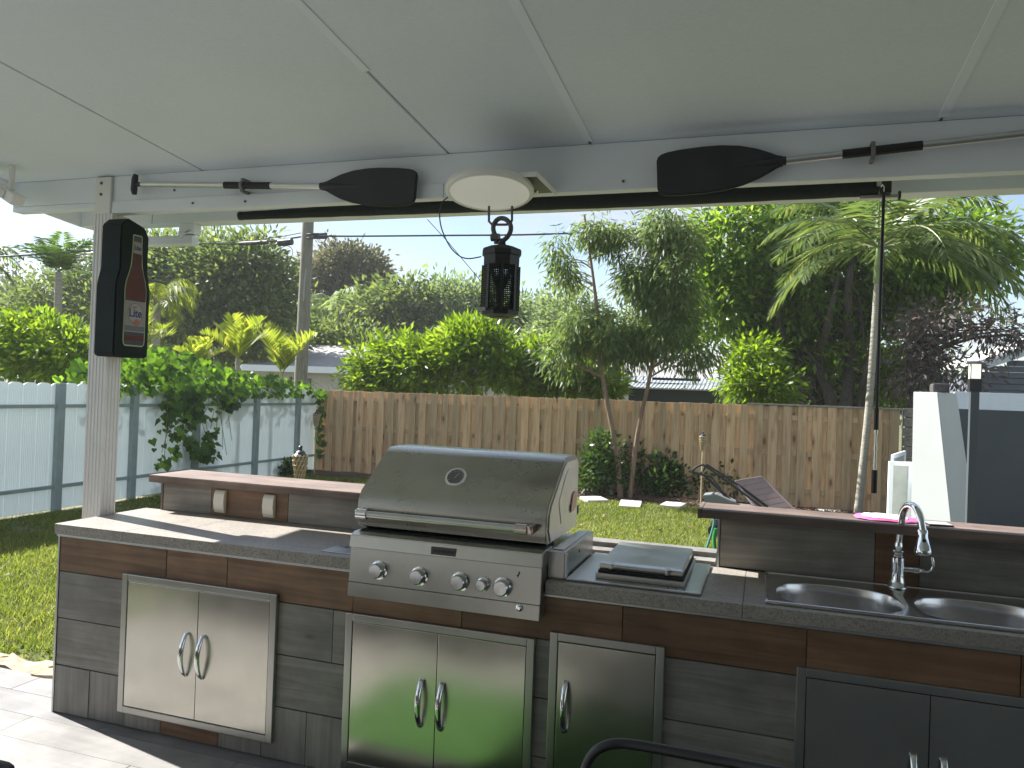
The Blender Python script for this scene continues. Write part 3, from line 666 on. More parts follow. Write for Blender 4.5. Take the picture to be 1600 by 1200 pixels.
tk.tube([gp + gn * .0165 - sl * .006 - Vector((.004, 0, 0)), gp + gn * .0165 + sl * .02 + Vector((.012, 0, 0))], .0012, 5)
tk.build('gauge_dial', simple('dial_marks', (.6, .6, .6), .4), gl)
# knobs
kn_m = steel('turned_steel', (.8, .8, .8), .24, smudge=False)
def knob(x, z, r, nm='knob'):
    y = gy(z) + .003
    o = MB().lathe([(r * 1.25, 0), (r * 1.25, .004), (r * 1.02, .006), (r, .010), (r, .038), (r * .93, .042), (r * .9, .043), (r * .86, .0405)], (x, y, z), (0, -1, .06), 36).build(nm, M['chrome'], gl)
    MB().lathe([(r * .86, 0), (r * .86, .002), (r * .3, .0026)], Vector((x, y, z)) + Vector((0, -1, .06)).normalized() * .0405, (0, -1, .06), 36).build('knob_cap', kn_m, o)
for x, z in ((-1.507, .911), (-1.322, .906), (-1.141, .905), (-.959, .904)): knob(x, z, .031)
knob(-1.042, .905, .022)
MB().lathe([(.014, 0), (.014, .004), (.010, .006), (.010, .014), (.007, .016), (.007, .012)], (-.887, gy(.83), .832), (0, -1, .06), 24).build('igniter_button', M['chrome'], gl)
MB().prism([(-.906, gy(.955) + .0022, .955), (-.900, gy(.955) + .0022, .960), (-.898, gy(.955) + .0022, .972), (-.892, gy(.955) + .0022, .966), (-.896, gy(.955) + .0022, .957), (-.901, gy(.955) + .0022, .945)], (0, .001, 0)).build('flame_mark', M['dark'], gl)
# badge
bd = MB().box((-1.275, gy(1.03) - .007, 1.000), (-1.165, gy(1.03) + .001, 1.033), bev=.0015).build('badge', simple('dark_badge', (.1, .1, .1), .3, .7), gl)
def text(s, size, loc, rot, m, p, name='lettering', ext=.0004, bold=0.0, sx=1.0):
    c = bpy.data.curves.new(name, 'FONT'); c.body = s; c.size = size; c.align_x = 'CENTER'; c.align_y = 'CENTER'; c.extrude = ext; c.offset = bold
    t = bpy.data.objects.new(name, c); COL.objects.link(t)
    dg = bpy.context.evaluated_depsgraph_get(); me = bpy.data.meshes.new_from_object(t.evaluated_get(dg)); bpy.data.objects.remove(t)
    me.transform(Matrix.Translation(loc) @ rot.to_4x4() @ Matrix.Diagonal((sx, 1, 1, 1)))
    me.materials.clear(); me.materials.append(m); me.name = name
    o = bpy.data.objects.new(name, me); COL.objects.link(o); return parent(o, p)
FRONT = Matrix.Rotation(R(90), 3, 'X')
lt_ = MB()
for k in range(12):                                   # worn raised lettering, too blurred in the photograph to read
    xk = -1.262 + k * .0076; hk = (.006, .0045, .0052)[k % 3]
    lt_.box((xk, gy(1.03) - .0078, 1.0165 - hk), (xk + .0045, gy(1.03) - .0071, 1.0165 + hk))
lt_.build('badge_lettering', simple('badge_letter', (.012, .012, .012), .4), gl)

# ================================================================== SIDE BURNER
sb = empty('side_burner', (-.47, 3.25, CT), 'drop-in stainless side burner with closed square lid right of the grill', 'side burner')
bp_ = MB().box((-.727, 2.968, CT + .0005), (-.205, 3.51, CT + .012), bev=.006).build('base_plate', M['steel'], sb)
MB().box((-.62, 3.02, CT + .0125), (-.27, 3.495, CT + .034), bev=.002).build('burner_box', M['steel_frame'], sb)
MB().box((-.612, 3.03, CT + .0345), (-.278, 3.49, CT + .044)).build('lid_gap', M['dark'], sb)
MB().prism([(-.612, 3.055, .980), (-.612, 3.505, .980), (-.612, 3.505, 1.008), (-.612, 3.075, 1.006), (-.612, 3.055, 1.000)], (.328, 0, 0), bev=.003).build('lid', M['steel'], sb)
hh = MB(); hh.tube([(-.555, 3.03, .998), (-.345, 3.03, .998)], .0085, 14); hh.box((-.568, 3.022, .986), (-.552, 3.056, 1.008), bev=.003); hh.box((-.348, 3.022, .986), (-.332, 3.056, 1.008), bev=.003)
hh.build('lid_handle', M['steel'], sb)
for k in range(3): MB().lathe([(.004, 0), (.004, .002)], (-.33 + k * .03, 2.99, CT + .012), (0, 0, 1), 8).build('plate_screw', M['screw'], sb)

# ================================================================== BEER SIGN ON THE POST
sg = empty('bottle_sign', (-3.27, 3.2, 1.78), 'dark bottle-shaped wall sign with a printed beer bottle, on the post', 'sign')
sm = simple('dark_green_black_plastic', (.008, .016, .016), .6, nz=.3, nscale=4, spec=.25)
SX0, SX1 = -3.333, -3.20; ya, yb = 3.112, 3.345; zb = 1.78
outl = [(ya, zb + .015), (ya + .012, zb), (yb - .012, zb), (yb, zb + .015), (yb, zb + .37), (yb - .012, zb + .42), (yb - .022, zb + .46), (yb - .022, zb + .655), (yb - .05, zb + .70), (ya + .065, zb + .73), (ya + .022, zb + .69), (ya + .022, zb + .46), (ya + .010, zb + .42), (ya, zb + .37)]
MB().prism([(SX0, y_, z_) for y_, z_ in outl], (SX1 - SX0, 0, 0), bev=.006).build('casing', sm, sg)
def bottle_pts(s=1.0, cy=(ya + yb) / 2 + .012, z0=zb + .06, H=.60, x=SX1 + .001, shrink=0):
    pr = [(.0, .012), (.010, .0), (.062, .0), (.074, .012), (.078, .03)]
    half = [(.058, 0), (.070, .010), (.074, .03), (.074, .30), (.068, .34), (.050, .39), (.040, .43), (.034, .50), (.032, .585), (.028, .592)]
    half = [(max(a - shrink, .004), min(max(b, shrink), .592 - shrink)) for a, b in half]
    return [(x, cy + a, z0 + b) for a, b in half] + [(x, cy - a, z0 + b) for a, b in half[::-1]]
MB().prism(bottle_pts(), (.002, 0, 0)).build('bottle_outline', simple('pale_green_outline', (.36, .46, .26), .5), sg)
MB().prism(bottle_pts(x=SX1 + .0035, shrink=.0065), (.001, 0, 0)).build('bottle_print', simple('dark_bottle_print', (.03, .022, .022), .35), sg)
cyb = (ya + yb) / 2 + .012; zz = zb + .06; xp = SX1 + .0048
def yz(pts, nm, m, t=.0006, x=xp): MB().prism([(x, cyb + a, zz + b) for a, b in pts], (t, 0, 0)).build(nm, m, sg)
beer = simple('amber_red_beer_print', (.09, .018, .010), .6, nz=.3, nscale=10); lab = simple('cream_label_print', (.27, .25, .23), .6); navy = simple('navy_print', (.02, .035, .12), .5)
yz([(-.069, .245), (.069, .245), (.069, .30), (.062, .34), (.045, .39), (.036, .42), (-.036, .42), (-.045, .39), (-.062, .34), (-.069, .30)], 'beer_print', beer)
yz([(-.033, .425), (.033, .425), (.030, .49), (-.030, .49)], 'neck_beer_print', beer)
yz([(-.066, .03), (.066, .03), (.066, .055), (-.066, .055)], 'foot_beer_print', beer)
yz([(-.069, .075), (.069, .075), (.069, .24), (-.069, .24)], 'label_print', lab)
yz([(-.030, .493), (.030, .493), (.028, .555), (-.028, .555)], 'neck_label_print', lab)
yz([(-.066, .082), (.066, .082), (.066, .108), (-.066, .108)], 'label_band', simple('slate_print', (.12, .13, .15), .5), x=xp + .0008)
ringp = []
for k in range(28): a = 2 * math.pi * k / 28; ringp.append((.052 * math.cos(a), .175 + .056 * math.sin(a)))
yz(ringp, 'label_ring', simple('tan_print', (.24, .19, .12), .5), x=xp + .0007)
yz([(a * .9, .175 + (b - .175) * .9) for a, b in ringp], 'label_disc', simple('white_print', (.32, .31, .30), .5), x=xp + .0014)
yz([(.01 + .02 * math.cos(a), .128 + .018 * math.sin(a)) for a in [k * .52 for k in range(12)]], 'hop_print', simple('rust_print', (.35, .14, .06), .5), x=xp + .0022)
SIDE = Matrix.Rotation(R(90), 3, 'Z') @ Matrix.Rotation(R(90), 3, 'X')
text('Lite', .062, Vector((xp + .0026, cyb, zz + .175)), SIDE, navy, sg, bold=.0012, sx=.92)
text('Miller', .018, Vector((xp + .0026, cyb - .006, zz + .207)), SIDE @ Matrix.Rotation(R(12), 3, 'Z'), simple('tan_letter', (.35, .26, .14), .5), sg)
text('Lite', .034, Vector((xp + .0012, cyb, zz + .522)), SIDE, navy, sg, bold=.0008, sx=.9)

# ================================================================== PADDLES
pale = simple('paddle_shaft_aluminium', (.66, .67, .67), .3, .85)
rubber = simple('black_rubber_grip', (.018, .018, .02), .55)
def paddle(name_label, a, b, blade_len, bw, grip_at, flip, tgrip):
    """a = start of shaft (far from blade), b = neck of the blade"""
    a = Vector(a); b = Vector(b); t = (b - a).normalized(); n_ = Vector((0, 0, 1)); u = (n_ - t * n_.dot(t)).normalized()
    p = empty('paddle', a, name_label, 'paddle', 'black bladed paddles on the beam')
    MB().tube([a, b], .0150, 14).build('shaft', pale, p)
    bl = []
    for s, wv in ((0, .019), (.04, .021), (.10, .036), (.20, .058), (.33, .077), (.48, .088), (.62, .091), (.80, .090), (.92, .085), (.975, .077), (1, .062)): bl.append((s * blade_len, wv / .091 * bw))
    c = [b + t * (s - .012) + u * wv for s, wv in bl] + [b + t * (s - .012) - u * wv * 1.02 for s, wv in bl[::-1]]
    MB().prism([q + Vector((0, -.009, 0)) for q in c], (0, .018, 0), bev=.005).build('blade', M['black'], p)
    MB().tube([b - t * .02, b + t * .05, b + t * (blade_len * .55)], [.0175, .017, .006], 12).build('blade_spine', M['black'], p)
    g0 = a + t * grip_at[0]; g1 = a + t * grip_at[1]
    MB().tube([g0, g1], .0175, 16).build('foam_grip', rubber, p)
    gm = (g0 + g1) / 2 - t * grip_at[2]
    cl = MB(); cl.lathe([(.021, -.008), (.023, -.005), (.023, .005), (.021, .008)], gm, t, 18); cl.box((gm.x - .008, gm.y - .006, gm.z + .018), (gm.x + .008, BY - .001, gm.z + .036), bev=.003); cl.box((gm.x - .007, gm.y - .01, gm.z - .036), (gm.x + .007, BY - .001, gm.z - .02), bev=.003)
    cl.build('wall_clip', simple('grey_clip', (.2, .2, .2), .5), p)
    if tgrip:
        MB().tube([a - t * .035, a + t * .01], .012, 10).build('handle_neck', M['black'], p)
        MB().tube([a - t * .045 + u * .052, a - t * .05 + u * .03, a - t * .05 - u * .03, a - t * .045 - u * .052], [.012, .017, .017, .012], 12).build('t_grip', M['black'], p)
    return p
Yp = BY - .055
paddle('black blade paddle with T grip, on the beam left of the lamp', PY(222, 288, Yp), PY(507, 291, Yp), PY(655, 293, Yp).x - PY(507, 291, Yp).x, .088, (.52, .79, 0.03), 1, True)
pb0 = PY(1640, 205, Yp)
paddle('black blade paddle on the beam right of the lamp, blade pointing left', PY(1700, 198, Yp), PY(1220, 252, Yp), PY(1220, 252, Yp).x - PY(1026, 262, Yp).x + .01, .094, (pb0.x - PY(1448, 226, Yp).x + .13, pb0.x - PY(1322, 239, Yp).x + .13, -.03), -1, False)

# ================================================================== ROLLER SHADE + CRANK POLE
rs = empty('roller_shade', PY(372, 337, 3.5), 'rolled up dark green-grey sun shade under the eave behind the paddles', 'shade')
fab = simple('dark_shade_fabric', (.022, .03, .032), .8, nz=.2, nscale=40)
rl, rr_ = .022, .047
A = Vector((PY(378, 340, 3.5).x, 3.5, PY(378, 343.5, 3.5).z + rl)); B = Vector((PY(1372, 300, 3.5).x, 3.5, PY(1372, 306, 3.5).z + rr_))
ctr = B.z
MB().tube([A.lerp(B, i / 40) for i in range(41)], [rl + (rr_ - rl) * min(1, i / 26) + .0008 * math.sin(i * 2.1) for i in range(41)], 24).build('rolled_fabric', fab, rs)
MB().tube([A - Vector((.015, 0, 0)), A], .024, 16).build('left_end', M['black'], rs)
MB().box((B.x + .01, 3.45, ctr - .048), (B.x + .045, 3.55, ctr + .052), bev=.006).build('right_bracket', M['black'], rs)
MB().box((B.x - .012, 3.44, ctr - .02), (B.x + .006, 3.46, ctr + .035), bev=.003).build('bracket_clip', M['alu'], rs)
MB().tube([B + Vector((-.07, -.01, -.052)), B + Vector((.075, -.01, -.052))], .010, 12).build('hem_bar', M['alu'], rs)
MB().tube([B + Vector((.075, -.01, -.052)), B + Vector((.083, -.01, -.052))], .02, 14).build('hem_bar_cap', M['black'], rs)
cp = empty('crank_pole', (.43, 3.45, 1.3), 'thin black crank pole hanging from the right end of the rolled shade', 'crank pole')
P0 = PY(1381, 300, 3.44); P1 = PY(1373, 770, 3.44); P1.x = P0.x + .004; P1.y = 3.44
def zat(py): return PY(1376, py, 3.44).z
MB().tube([(P0.x, 3.44, P0.z), (P0.x, 3.44, zat(665))], .0065, 10).build('rod', M['black_matte'], cp)
MB().tube([(P0.x, 3.44, zat(638)), (P0.x, 3.44, zat(672))], .0095, 10).build('upper_grip', M['black_matte'], cp)
MB().tube([(P0.x, 3.44, zat(672)), (P0.x, 3.44, zat(735))], .006, 10).build('silver_rod', M['chrome'], cp)
for y_ in (676, 700, 728): MB().tube([(P0.x, 3.44, zat(y_ + 3)), (P0.x, 3.44, zat(y_ - 3))], .0085, 10).build('collar', M['chrome'], cp)
MB().tube([(P0.x, 3.44, zat(735)), (P0.x, 3.44, zat(771))], .0115, 12).build('lower_grip', M['black_matte'], cp)
MB().tube([(P0.x, 3.44, P0.z - .01), (P0.x, 3.44, P0.z + .02), (P0.x - .006, 3.44, P0.z + .03), (P0.x - .012, 3.44, P0.z + .02)], .004, 8).build('hook', M['chrome'], cp)

# ================================================================== ROUND LAMP, SHACKLE, BUG ZAPPER
lp = empty('round_ceiling_lamp', PY(765, 300, 3.0), 'round white flat disc lamp on a white box bracket under the beam', 'lamp')
lc = PY(765, 300, 2.98); ln = Vector((.064, -.172, -.983)).normalized()
r_l = (PY(832, 300, 2.98) - PY(698, 300, 2.98)).length / 2 * .97
MB().lathe([(r_l * .97, -.022), (r_l, -.012), (r_l, .0), (r_l * .97, .006), (r_l * .90, .008), (r_l * .90, .004)], lc, ln, 64).build('rim', M['white'], lp)
MB().lathe([(r_l * .90, 0), (r_l * .90, .005), (r_l * .5, .0075), (.01, .008)], lc, ln, 64).build('diffuser', simple('opal_diffuser', (.74, .74, .70), .5, emit=((1, .98, .92), .05)), lp)
xs_ = PY(868, 312, 3.2).x; n_ = PXx(839, 280, xs_); y0_ = n_.y; zt_ = PXx(839, 268, xs_).z; zb3 = max(PXx(839, 293, xs_).z, lc.z + .034)
xl_ = lc.x - .14
MB().box((xl_, y0_ - .004, zb3), (xs_, y0_, zt_), bev=.001).build('front_plate', M['white'], lp)
MB().box((xs_ - .003, y0_ + .0005, zb3), (xs_ + .001, 3.212, zt_)).build('side_plate', M['white'], lp)
MB().box((xl_, y0_ + .0005, zb3), (xl_ + .004, 3.212, zt_)).build('side_plate', M['white'], lp)
MB().box((xl_ + .005, y0_ + .001, zt_ - .006), (xs_ - .004, 3.212, zt_ - .001)).build('bracket_inside', simple('grey_inner_bracket', (.16, .17, .17), .6), lp)
MB().tube([(lc.x, (y0_ + 3.2) / 2, zt_ - .01), lc + Vector((0, 0, .02))], .02, 10).build('stem', M['white'], lp)
for a_ in (0.35, 2.6):
    MB().tube([lc + Vector((r_l * .8 * math.cos(a_), .1, .02)), lc + Vector((r_l * 1.06 * math.cos(a_), .08, .012))], .006, 8).build('spring_clip', M['alu'], lp)

sh = empty('shackle', PY(784, 350, 3.1), 'grey steel shackle and U-bolt carrying the bug zapper', 'shackle')
galv = simple('galvanised_dark', (.12, .12, .12), .5, .7)
ZY = 3.08
U = [PY(764, 322, ZY), PY(764, 346, ZY), PY(768, 350, ZY), PY(775, 351, ZY), PY(790, 351, ZY), PY(798, 350, ZY), PY(800, 344, ZY), PY(800, 322, ZY)]
MB().tube(U, .0055, 8).build('u_bolt', galv, sh)
ring = [PY(775, 388, ZY), PY(775, 372, ZY), PY(771, 360, ZY), PY(772, 350, ZY), PY(779, 342, ZY), PY(789, 342, ZY), PY(797, 350, ZY), PY(798, 360, ZY), PY(793, 370, ZY), PY(785, 378, ZY), PY(784, 388, ZY)]
sm_ = []
for i in range(len(ring) - 1):
    for k in range(4):
        t = k / 4; p0 = ring[max(i - 1, 0)]; p1 = ring[i]; p2 = ring[i + 1]; p3 = ring[min(i + 2, len(ring) - 1)]
        sm_.append(.5 * ((2 * p1) + (-p0 + p2) * t + (2 * p0 - 5 * p1 + 4 * p2 - p3) * t * t + (-p0 + 3 * p1 - 3 * p2 + p3) * t ** 3))
MB().tube(sm_[2:], .0105, 10).build('bow', galv, sh)
MB().tube([PY(768, 371, ZY), PY(780, 371, ZY)], .017, 12).build('pin', galv, sh)

zp = empty('bug_zapper', PY(784, 440, ZY), 'black lantern-shaped electric bug zapper hanging from the beam', 'bug zapper')
zc_ = PY(784, 395, ZY); cx = zc_.x; cy = ZY; Rz = .076
def zz_(py): return PY(784, py, ZY).z
za, zb_, zc2, zd, ze = zz_(386), zz_(400), zz_(416), zz_(486), zz_(496)
MB().lathe([(.02, .004), (.05, .002), (Rz * 1.1, -.012), (Rz * 1.16, -.018), (Rz * 1.16, -.036), (Rz * 1.06, -.040), (Rz * 1.05, zc2 - za), (Rz * .85, zc2 - za)], (cx, cy, za), (0, 0, 1), 8, smooth=False).build('cap', M['black'], zp)
MB().tube([(cx, cy, za - .002), (cx, cy, za + .035)], [.02, .012], 12).build('hanger', M['black'], zp)
n_f = 22
fins = MB()
for i in range(n_f):
    z = zc2 - .006 - (zc2 - zd - .008) * i / (n_f - 1)
    rr = Rz * (1.05)
    prevs = [(cx + rr * math.cos(2 * math.pi * k / 24), cy + rr * math.sin(2 * math.pi * k / 24), z) for k in range(25)]
    fins.tube(prevs, .0026, 4, cap=False)
fins.build('grille_ring', M['black'], zp)
fr_ = MB()
for k in range(8):
    a = 2 * math.pi * (k + .5) / 8
    fr_.box((cx + Rz * math.cos(a) - .0065, cy + Rz * math.sin(a) - .0065, zd), (cx + Rz * math.cos(a) + .0065, cy + Rz * math.sin(a) + .0065, zc2), rot=Matrix.Rotation(a, 3, 'Z'))
for k in range(56):
    a = 2 * math.pi * k / 56
    fr_.tube([(cx + Rz * .93 * math.cos(a), cy + Rz * .93 * math.sin(a), zd), (cx + Rz * .93 * math.cos(a), cy + Rz * .93 * math.sin(a), zc2)], .0018, 4, cap=False)
fr_.build('cage_bars', M['black'], zp)
co = MB()
for k in range(6):
    a = 2 * math.pi * k / 6 + .3
    co.tube([(cx + .03 * math.cos(a), cy + .03 * math.sin(a), zd), (cx + .03 * math.cos(a), cy + .03 * math.sin(a), zc2)], .0018, 4, cap=False)
co.tube([(cx, cy, zd), (cx, cy, zc2)], .012, 10); co.build('lamp_tube', simple('dark_blue_tube', (.03, .05, .08), .3), zp)
MB().lathe([(Rz * 1.0, 0), (Rz * 1.08, -.004), (Rz * 1.04, -.022), (Rz * .6, -.030), (Rz * .5, -.034), (.01, -.034)], (cx, cy, zd + .004), (0, 0, 1), 8, smooth=False).build('base', M['black'], zp)
MB().box((cx - .075, cy - .082, zd - .006), (cx - .035, cy - .072, zd + .008), bev=.001).build('sticker', simple('pale_sticker', (.35, .37, .36), .5), zp)
cd = MB(); cps = [(700, 308), (690, 318), (687, 338), (691, 360), (703, 385), (718, 400), (733, 404), (752, 401)]
pts = [PY(a, b, ZY + (.08 if i < 2 else 0)) for i, (a, b) in enumerate(cps)]
sp_ = []
for i in range(len(pts) - 1):
    for k in range(6):
        t = k / 6; p0 = pts[max(i - 1, 0)]; p1 = pts[i]; p2 = pts[i + 1]; p3 = pts[min(i + 2, len(pts) - 1)]
        sp_.append(.5 * ((2 * p1) + (-p0 + p2) * t + (2 * p0 - 5 * p1 + 4 * p2 - p3) * t * t + (-p0 + 3 * p1 - 3 * p2 + p3) * t ** 3))
tag(MB().tube(sp_ + [pts[-1]], .0028, 8).build('power_cord', M['black']), 'thin black cord looping from the round lamp to the bug zapper', 'cord')

# ================================================================== THINGS ON THE RIGHT LEDGE
pk = empty('pink_bag', (.3, 3.6, 1.2), 'flat pink and white plastic pouch lying on the right ledge', 'pouch')
pinkp = simple('pink_plastic', (.75, .16, .42), .35); 
a0 = PY(1334, 803, 3.54); a1 = PY(1436, 808, 3.54)
def pad(x0, x1, y0, y1, z0, z1, nm, m, pr):
    bm = bmesh.new(); n_ = 28; rings = []
    for (s, z) in ((.9, z0), (1.0, (z0 * .6 + z1 * .4)), (.95, z1 - .001), (.5, z1 + .001), (.05, z1 + .0015)):
        rings.append([bm.verts.new(((x0 + x1) / 2 + (x1 - x0) / 2 * s * math.copysign(abs(math.cos(2 * math.pi * k / n_)) ** .75, math.cos(2 * math.pi * k / n_)) , (y0 + y1) / 2 + (y1 - y0) / 2 * s * math.copysign(abs(math.sin(2 * math.pi * k / n_)) ** .75, math.sin(2 * math.pi * k / n_)), z + .0015 * math.sin(k * 1.9))) for k in range(n_)])
    for i in range(4):
        for k in range(n_): f_ = bm.faces.new((rings[i][k], rings[i][(k + 1) % n_], rings[i + 1][(k + 1) % n_], rings[i + 1][k])); f_.smooth = True
    bm.faces.new(rings[-1]); bm.faces.new(rings[0][::-1]); mb = MB(); mb.bm.free(); mb.bm = bm; return mb.build(nm, m, pr)
pad(a0.x, a1.x, 3.46, 3.63, 1.2012, 1.2105, 'pouch', pinkp, pk)
pad(a0.x + .03, a1.x - .04, 3.475, 3.62, 1.2108, 1.216, 'pouch_face', simple('white_print_face', (.75, .72, .72), .4, nz=.1, nscale=30, dirt=((.35, .35, .4), 40, .6)), pk)
tl_ = empty('coaster', PZ(1465, 819, 1.203), 'small grey square coaster tile on the right ledge beside the faucet', 'coaster')
c_ = PZ(1465, 819, 1.203)
MB().box((c_.x - .045, c_.y - .045, 1.2008), (c_.x + .045, c_.y + .045, 1.207), bev=.001, rot=Matrix.Rotation(R(8), 3, 'Z')).build('coaster_base', M['black'], tl_)
MB().box((c_.x - .042, c_.y - .042, 1.2072), (c_.x + .042, c_.y + .042, 1.2085), rot=Matrix.Rotation(R(8), 3, 'Z')).build('coaster_face', simple('grey_printed_face', (.45, .47, .48), .3, nz=.3, nscale=60), tl_)

# ================================================================== CHAIRS IN THE FOREGROUND
ch = empty('bar_chair', (-.1, 1.35, 0), 'black metal chair frame with curved arm rail at the bottom edge of the photo', 'chair')
def catm(pts, n=6):
    o_ = []
    for i in range(len(pts) - 1):
        for k in range(n):
            t = k / n; p0 = Vector(pts[max(i - 1, 0)]); p1 = Vector(pts[i]); p2 = Vector(pts[i + 1]); p3 = Vector(pts[min(i + 2, len(pts) - 1)])
            o_.append(.5 * ((2 * p1) + (-p0 + p2) * t + (2 * p0 - 5 * p1 + 4 * p2 - p3) * t * t + (-p0 + 3 * p1 - 3 * p2 + p3) * t ** 3))
    return o_ + [Vector(pts[-1])]
ya_ = 1.6
arm = [PY(905, 1290, ya_), PY(912, 1215, ya_), PY(925, 1180, ya_), PY(950, 1164, ya_), PY(985, 1163, ya_), PY(1060, 1176, ya_ - .02), PY(1160, 1195, ya_ - .05), PY(1260, 1215, ya_ - .1)]
MB().tube(catm(arm), .0105, 14).build('top_rail', M['black_matte'], ch)
ax, axr = arm[0].x, arm[-1].x
MB().tube([arm[0], (ax, 1.6, .45), (ax + .01, 1.62, 0.01)], .0105, 10).build('leg', M['black_matte'], ch)
MB().tube([arm[-1], (axr, 1.5, .45), (axr, 1.52, 0.01)], .0105, 10).build('leg', M['black_matte'], ch)
MB().tube([(ax, 1.6, .45), (ax, 1.15, .45), (ax, 1.12, .01)], .0105, 10).build('leg', M['black_matte'], ch)
MB().tube([(axr, 1.5, .45), (axr, 1.12, .45), (axr, 1.1, .01)], .0105, 10).build('leg', M['black_matte'], ch)
MB().box((ax, 1.13, .45), (axr, 1.58, .48), bev=.01).build('seat', simple('dark_seat_sling', (.03, .03, .035), .8), ch)
kq = PZ(33, 1188, .72)
c2 = empty('extended_settee', (kq.x - .9, kq.y - .4, 0), 'dark settee whose corner shows at the bottom left, extended unseen to darken door reflections', 'settee')  # only its corner is in view; the length is added to darken the left door
cush = simple('dark_brown_outdoor_fabric', (.035, .03, .032), .6, nz=.2, nscale=60, spec=.3)
MB().box((kq.x - .16, kq.y - .8, .05), (kq.x, kq.y, .72), bev=.03).build('arm', cush, c2)
MB().box((kq.x - 3.2, kq.y - .8, .05), (kq.x - 3.04, kq.y, .72), bev=.03).build('arm', cush, c2)
MB().box((kq.x - 3.04, kq.y - .14, .2), (kq.x - .16, kq.y - .01, .70), bev=.04).build('backrest', cush, c2)
MB().box((kq.x - 3.04, kq.y - .8, .2), (kq.x - .16, kq.y - .141, .42), bev=.04).build('seat', cush, c2)
for dx in (-.08, -3.12):
    for dy_ in (-.08, -.72): MB().box((kq.x + dx - .03, kq.y + dy_ - .03, .0), (kq.x + dx + .03, kq.y + dy_ + .03, .05)).build('leg', M['black_matte'], c2)
# ================================================================== WHITE METAL FENCE (left)
WX = -8.8
wf = empty('white_panel_fence', (WX, 8, GZ), 'white corrugated panel fence with grey posts and rails along the left side', 'fence')
wm = simple('white_corrugated_panel', (.80, .84, .85), .5, nz=.05, nscale=2, dirt=((.35, .34, .30), 5, .70))
_n = wm.node_tree; _b = [q for q in _n.nodes if q.type == 'BSDF_PRINCIPLED'][0]; _o = [q for q in _n.nodes if q.type == 'OUTPUT_MATERIAL'][0]
_t = _n.nodes.new('ShaderNodeBsdfTranslucent'); _t.inputs['Color'].default_value = (.75, .82, .84, 1); _m = _n.nodes.new('ShaderNodeMixShader'); _m.inputs[0].default_value = .22
_n.links.new(_b.outputs[0], _m.inputs[1]); _n.links.new(_t.outputs[0], _m.inputs[2]); _n.links.new(_m.outputs[0], _o.inputs[0])
gm = simple('grey_green_steel_post', (.27, .33, .33), .5, nz=.12, nscale=6)
def picket_mesh(h, wdt):
    bm = bmesh.new(); pts = []
    nseg = 8
    for i in range(nseg * 2 + 1):                    # vertical grooves across the panel
        y = -wdt / 2 + wdt * i / (nseg * 2); pts.append((0.0 if i % 2 == 0 else .0022, y))
    lo = [bm.verts.new((x, y, 0)) for x, y in pts]
    hi = [bm.verts.new((x, y, h - .030 * (2 * abs(y) / wdt) ** 3)) for x, y in pts]
    lo2 = [bm.verts.new((x - .012, y, 0)) for x, y in pts]; hi2 = [bm.verts.new((x - .012, y, h - .030 * (2 * abs(y) / wdt) ** 3)) for x, y in pts]
    for i in range(len(pts) - 1):
        bm.faces.new((lo[i], lo[i + 1], hi[i + 1], hi[i])); bm.faces.new((lo2[i + 1], lo2[i], hi2[i], hi2[i + 1])); bm.faces.new((hi[i], hi[i + 1], hi2[i + 1], hi2[i]))
    bm.faces.new((lo[0], hi[0], hi2[0], lo2[0])); bm.faces.new((lo[-1], lo2[-1], hi2[-1], hi[-1]))
    bmesh.ops.recalc_face_normals(bm, faces=bm.faces[:])
    me = bpy.data.meshes.new('picket'); bm.to_mesh(me); bm.free(); me.materials.append(wm); return me
pm = picket_mesh(1.66, .196)
y = 1.2
while y < 13.75:
    o = bpy.data.objects.new('fence_panel', pm); COL.objects.link(o); o.location = (WX - .01, y + .1, GZ + .02 + random.uniform(-.004, .004)); parent(o, wf)
    o.matrix_parent_inverse = Matrix.Translation(-wf.location); y += .2
for y in (2.85, 4.1, 5.4, 6.55, 7.70, 8.95, 10.25, 11.80, 13.1):
    MB().box((WX + .0, y - .05, GZ - .05), (WX + .075, y + .05, 1.56), bev=.004).build('fence_post', gm, wf)
for z0, z1 in ((.18, .225), (1.235, 1.28)):
    MB().box((WX - .003, 1.2, z0), (WX + .045, 13.72, z1), bev=.002).build('fence_rail', gm, wf)

